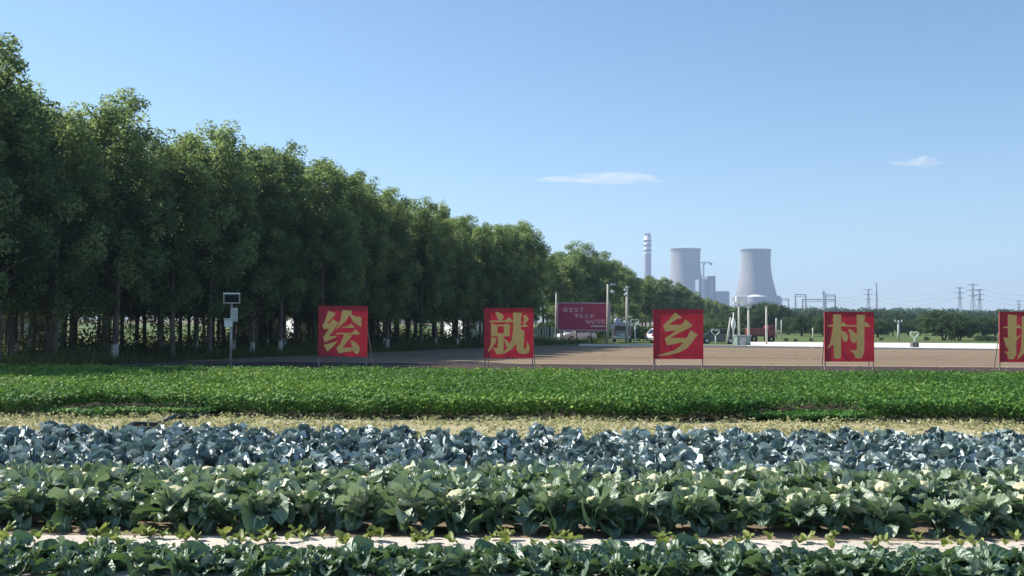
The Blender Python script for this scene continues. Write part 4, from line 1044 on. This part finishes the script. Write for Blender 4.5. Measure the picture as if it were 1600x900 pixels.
MB().box((xx(1124.5), 0, zz(456.5) + .6), (xx(1136) - xx(1114.5), 62, 1.2)).build('parapet', G['plantwall_pale'], root)
for x in (1092, 1096): MB().box((xx(x), -20.6, zz(437) / 2), (2.0, 1, zz(437) - 2)).build('column', G['plantwall_pale'], root)
MB().box((xx(1108.3), 0, zz(432.6)), (xx(1115) - xx(1101.6), 47, 1.5)).build('roof_edge', G['plantwall_pale'], root)
d = 2090; root = empty('tower_crane', tuple(at(1099, d))); tag(root, 'tower crane with long jib before the left cooling tower', 'crane')
xx = lambda px: (px - 1099) / F * d; zz = lambda y: hgt(1099, y, d)
mb = MB()
for sx in (-1, 1):
    for sy in (-1, 1): mb.box((sx * 1.2, sy * 1.2, zz(411) / 2), (.7, .7, zz(411)))
z = 4
while z < zz(411) - 4:
    for sy in (-1, 1): mb.tube([(-1.2, sy * 1.2, z), (1.2, sy * 1.2, z + 4)], .3, 4).tube([(1.2, sy * 1.2, z), (-1.2, sy * 1.2, z + 4)], .3, 4)
    z += 4
mb.build('mast', G['lattice'], root)
mb = MB(); z = zz(411)
mb.box(((xx(1072) + xx(1113)) / 2, 0, z), (xx(1113) - xx(1072), .9, .9)).box(((xx(1076) + xx(1110)) / 2, 0, z + 2.2), (xx(1110) - xx(1076), .6, .6))
for px in range(1076, 1110, 2): mb.tube([(xx(px), 0, z), (xx(px + 1), 0, z + 2.2)], .3, 4).tube([(xx(px + 1), 0, z + 2.2), (xx(px + 2), 0, z)], .3, 4)
mb.build('jib', G['plantwall_pale'], root)
MB().box((xx(1111), 0, z - 2), (5, 2.5, 3.6)).build('counterweight', G['plantwall_dark'], root)
MB().box((1.5, -1.5, z - 2.2), (2.6, 2.4, 3)).build('cabin', G['plantwall_pale'], root)
d = 1900; root = empty('storage_dome', tuple(at(1181, d))); tag(root, 'low white domed store at the foot of the right cooling tower', 'industrial building')
MB().lathe([(16, hgt(1181, 463.9, d)), (12, hgt(1181, 462, d)), (6, hgt(1181, 460.6, d)), (.1, hgt(1181, 460.2, d))], n=36).build('dome', G['roof_white'], root, smooth=True)
MB().lathe([(15.5, 0), (15.5, hgt(1181, 464, d)), (15.2, hgt(1181, 463.95, d))], n=36).build('drum', G['plantwall_pale'], root)

# ------------------------------------------------------------------ pylons, gantries and power lines
PY = {}
def pylon(px, ytop, d, label, arms=3, wd=1.0):
    c = at(px, d); H = hgt(px, ytop, d); root = empty('pylon', (c.x, c.y, 0), .15); tag(root, label, 'pylon', 'pylons on the right horizon'); t = .30
    b0 = H * .085 * wd; b1 = H * .02 * wd; mb = MB()
    for sx in (-1, 1):
        for sy in (-1, 1): mb.tube([(sx * b0, sy * b0, 0), (sx * b1, sy * b1, H * .7), (sx * b1 * .5, sy * b1 * .5, H)], t, 4)
    lv = [H * f for f in (0, .12, .24, .36, .47, .57, .66, .74, .82, .9)]
    hw = lambda z: b0 + (b1 - b0) * z / (H * .7) if z < H * .7 else b1 * (1 - .5 * (z - H * .7) / (H * .3))
    for z0, z1 in zip(lv, lv[1:]):
        for sy in (-1, 1):
            mb.tube([(-hw(z0), sy * hw(z0), z0), (hw(z1), sy * hw(z1), z1)], t * .6, 4).tube([(hw(z0), sy * hw(z0), z0), (-hw(z1), sy * hw(z1), z1)], t * .6, 4)
    mb.build('lattice_mast', G['lattice'], root)
    ends = []
    for k in range(arms):
        z = H * (.98 - .13 * k); l = H * (.13 + .02 * (k == 1)) * wd
        MB().tube([(-l, 0, z), (0, 0, z + H * .022), (l, 0, z)], t * .8, 4).tube([(-l, 0, z), (l, 0, z)], t * .7, 4).build('crossarm', G['lattice'], root)
        ends.append((c.x, c.y, z, l))
    return ends
e1 = pylon(1500, 449, 1250, 'hazy lattice pylon, left one of the three left of the last sign')
e2 = pylon(1520.5, 444, 1200, 'hazy lattice pylon, tall middle one of the three left of the last sign')
e3 = pylon(1531, 452, 1150, 'hazy lattice pylon, right one of the three left of the last sign')
e4 = pylon(1357, 452, 1350, 'hazy lattice pylon above the right edge of the 村 sign, left of the tall mast')
e5 = pylon(1592, 470, 1700, 'small hazy pylon above the last sign')
d = 1500; c = at(1369.5, d); H = hgt(1369, 441, d); root = empty('radio_mast', (c.x, c.y, 0)); tag(root, 'tall slender mast right of the pylon above the 村 sign', 'mast')
MB().tube([(0, 0, 0), (0, 0, H * .6), (0, 0, H)], [2.6, 1.7, .8], 6).build('shaft', G['lattice'], root); MB().lathe([(1.2, 0), (2.2, .5), (2.2, 1.5), (1.2, 2)], (0, 0, H * .72), 8).build('platform', G['lattice'], root)
def gantry(px0, px1, y, d, label):
    a = at(px0, d); b = at(px1, d); H = hgt((px0 + px1) / 2, y, d); root = empty('substation_gantry', (a.x, a.y, 0)); tag(root, label, 'gantry', 'substation gantries left of the 村 sign')
    w_ = b.x - a.x
    for x in (0, w_): MB().tube([(x - 1.2, 0, 0), (x, 0, H)], .35, 4).tube([(x + 1.2, 0, 0), (x, 0, H)], .35, 4).build('leg', G['lattice'], root)
    MB().box((w_ / 2, 0, H), (w_ + 1.5, .8, .7)).box((w_ / 2, 0, H - 1.6), (w_ + 1.5, .5, .4)).build('beam', G['lattice'], root)
gantry(1243, 1259, 460.5, 900, 'left short gantry of the substation beside the right cooling tower')
gantry(1254, 1305, 468, 880, 'long low gantry beam of the substation')
gantry(1290, 1305, 461, 900, 'right short gantry of the substation left of the 村 sign')
gantry(1221, 1232, 467, 950, 'pale small gantry touching the right cooling tower')
d = 870; c = at(1287, d); H = hgt(1287, 454, d); root = empty('substation_mast', (c.x, c.y, 0)); tag(root, 'thick dark mast rising between the substation gantries', 'mast')
MB().tube([(0, 0, 0), (0, 0, H)], [1.0, .7], 6).build('shaft', G['lattice'], root); MB().box((0, 0, H - 2.5), (3.2, .6, .5)).build('crossarm', G['lattice'], root)
def wire(p0, p1, sag, lab):
    p0, p1 = Vector(p0), Vector(p1); pts = []
    for k in range(13):
        t = k / 12; p = p0.lerp(p1, t); p.z -= sag * 4 * t * (1 - t); pts.append(p)
    tag(MB().tube(pts, .08, 4).build('power_line', G['wire']), lab, 'power line', 'power lines on the right horizon')
for k in range(3):
    wire((e4[k][0] + e4[k][3], e4[k][1], e4[k][2]), (e1[k][0] - e1[k][3], e1[k][1], e1[k][2]), 9, 'sagging power line between the pylons at the 村 sign and left of the last sign')
    wire((e1[k][0] + e1[k][3], e1[k][1], e1[k][2]), (e2[k][0] - e2[k][3], e2[k][1], e2[k][2]), 1, 'power line between the left and middle pylons left of the last sign')
    q0 = at(1655, 1150); wire((e3[k][0] + e3[k][3], e3[k][1], e3[k][2]), (q0.x, q0.y, e3[k][2]), 6, 'power line running right from the three pylons over the last sign')
    q0 = at(1287, 870); wire((q0.x, q0.y, H - 1 - k * 2), (e4[k][0] - e4[k][3], e4[k][1], e4[k][2]), 8, 'sagging power line from the substation mast to the first pylon')

# ------------------------------------------------------------------ clouds
def cloud(px, py, wpx, hpx, label, seed, dens):
    D = 9000.0; r = ray(px, py); p = Vector((0, 0, CAMH)) + r * (D / r.y)
    sx, sz = wpx / 2 / F * D, hpx / 2 / F * D
    bm = bmesh.new(); bmesh.ops.create_icosphere(bm, subdivisions=5, radius=1)
    for v in bm.verts:
        q_ = v.co.normalized(); nn = mnoise.fractal(Vector((q_.x * 3.2 + seed, q_.y * 1.5, q_.z * .9)), 1.0, 2.0, 5)
        s = 1 + .45 * nn
        skew = .35 * (q_.x > 0) * q_.x
        zz_ = q_.z * s * (1.15 if q_.z > 0 else .55) * (.55 + .6 * math.exp(-((q_.x - .35) / .45) ** 2))
        v.co = Vector((q_.x * (1 + .12 * nn) * sx, q_.y * s * sx * .35, zz_ * sz + skew * 0))
    me = bpy.data.meshes.new('cloud'); bm.to_mesh(me); bm.free(); me.shade_smooth()
    m, nt_ = nodes('cloud_vapour'); v_ = N(nt_, 'ShaderNodeVolumeScatter', Density=dens); tc_ = N(nt_, 'ShaderNodeTexCoord'); mp_ = N(nt_, 'ShaderNodeMapping'); mp_.inputs['Scale'].default_value = (.006, .006, .02); L(nt_, tc_.outputs['Object'], mp_.inputs['Vector']); nz_ = N(nt_, 'ShaderNodeTexNoise'); nz_.inputs['Scale'].default_value = 1.0; nz_.inputs['Detail'].default_value = 5; L(nt_, mp_.outputs[0], nz_.inputs['Vector']); L(nt_, math_(nt_, 'MULTIPLY', math_(nt_, 'MAXIMUM', math_(nt_, 'SUBTRACT', nz_.outputs['Fac'], .36), 0.0), dens * 7), v_.inputs['Density']); v_.inputs['Color'].default_value = (1, 1, 1, 1); v_.inputs['Anisotropy'].default_value = .3
    oo = nt_.nodes.new('ShaderNodeOutputMaterial'); L(nt_, v_.outputs[0], oo.inputs['Volume'])
    o = link('cloud', me, m); o.location = p; tag(o, label, 'cloud')
cloud(935, 281, 205, 22, 'long thin white cloud wisp above the chimney', 3, .0023)
cloud(1431, 255.5, 84, 18, 'small oval white cloud at the upper right', 8, .0045)

cloud(1575, 266, 60, 6, 'faint thin cloud streak at the right edge of the sky', 15, .0012)

# ------------------------------------------------------------------ haze
mb = MB().box((0, 2990, 149), (10400, 6300, 300)); o = mb.build('haze', None); tag(o, kind='stuff', label='thin blue air haze over the whole plain', cat='haze')
m, nt_ = nodes('air_haze'); v_ = N(nt_, 'ShaderNodeVolumePrincipled'); v_.inputs['Density'].default_value = .00022
v_.inputs['Color'].default_value = (.5, .66, .92, 1); v_.inputs['Anisotropy'].default_value = .2
oo = nt_.nodes.new('ShaderNodeOutputMaterial'); L(nt_, v_.outputs[0], oo.inputs['Volume']); o.data.materials.append(m)

# ------------------------------------------------------------------ render settings
scene.render.engine = 'CYCLES'
cy = scene.cycles
cy.max_bounces = 6; cy.diffuse_bounces = 3; cy.glossy_bounces = 2; cy.transmission_bounces = 3; cy.volume_bounces = 1; cy.transparent_max_bounces = 8
cy.use_denoising = True
try: cy.denoiser = 'OPENIMAGEDENOISE'
except Exception: pass
cy.caustics_reflective = False; cy.caustics_refractive = False
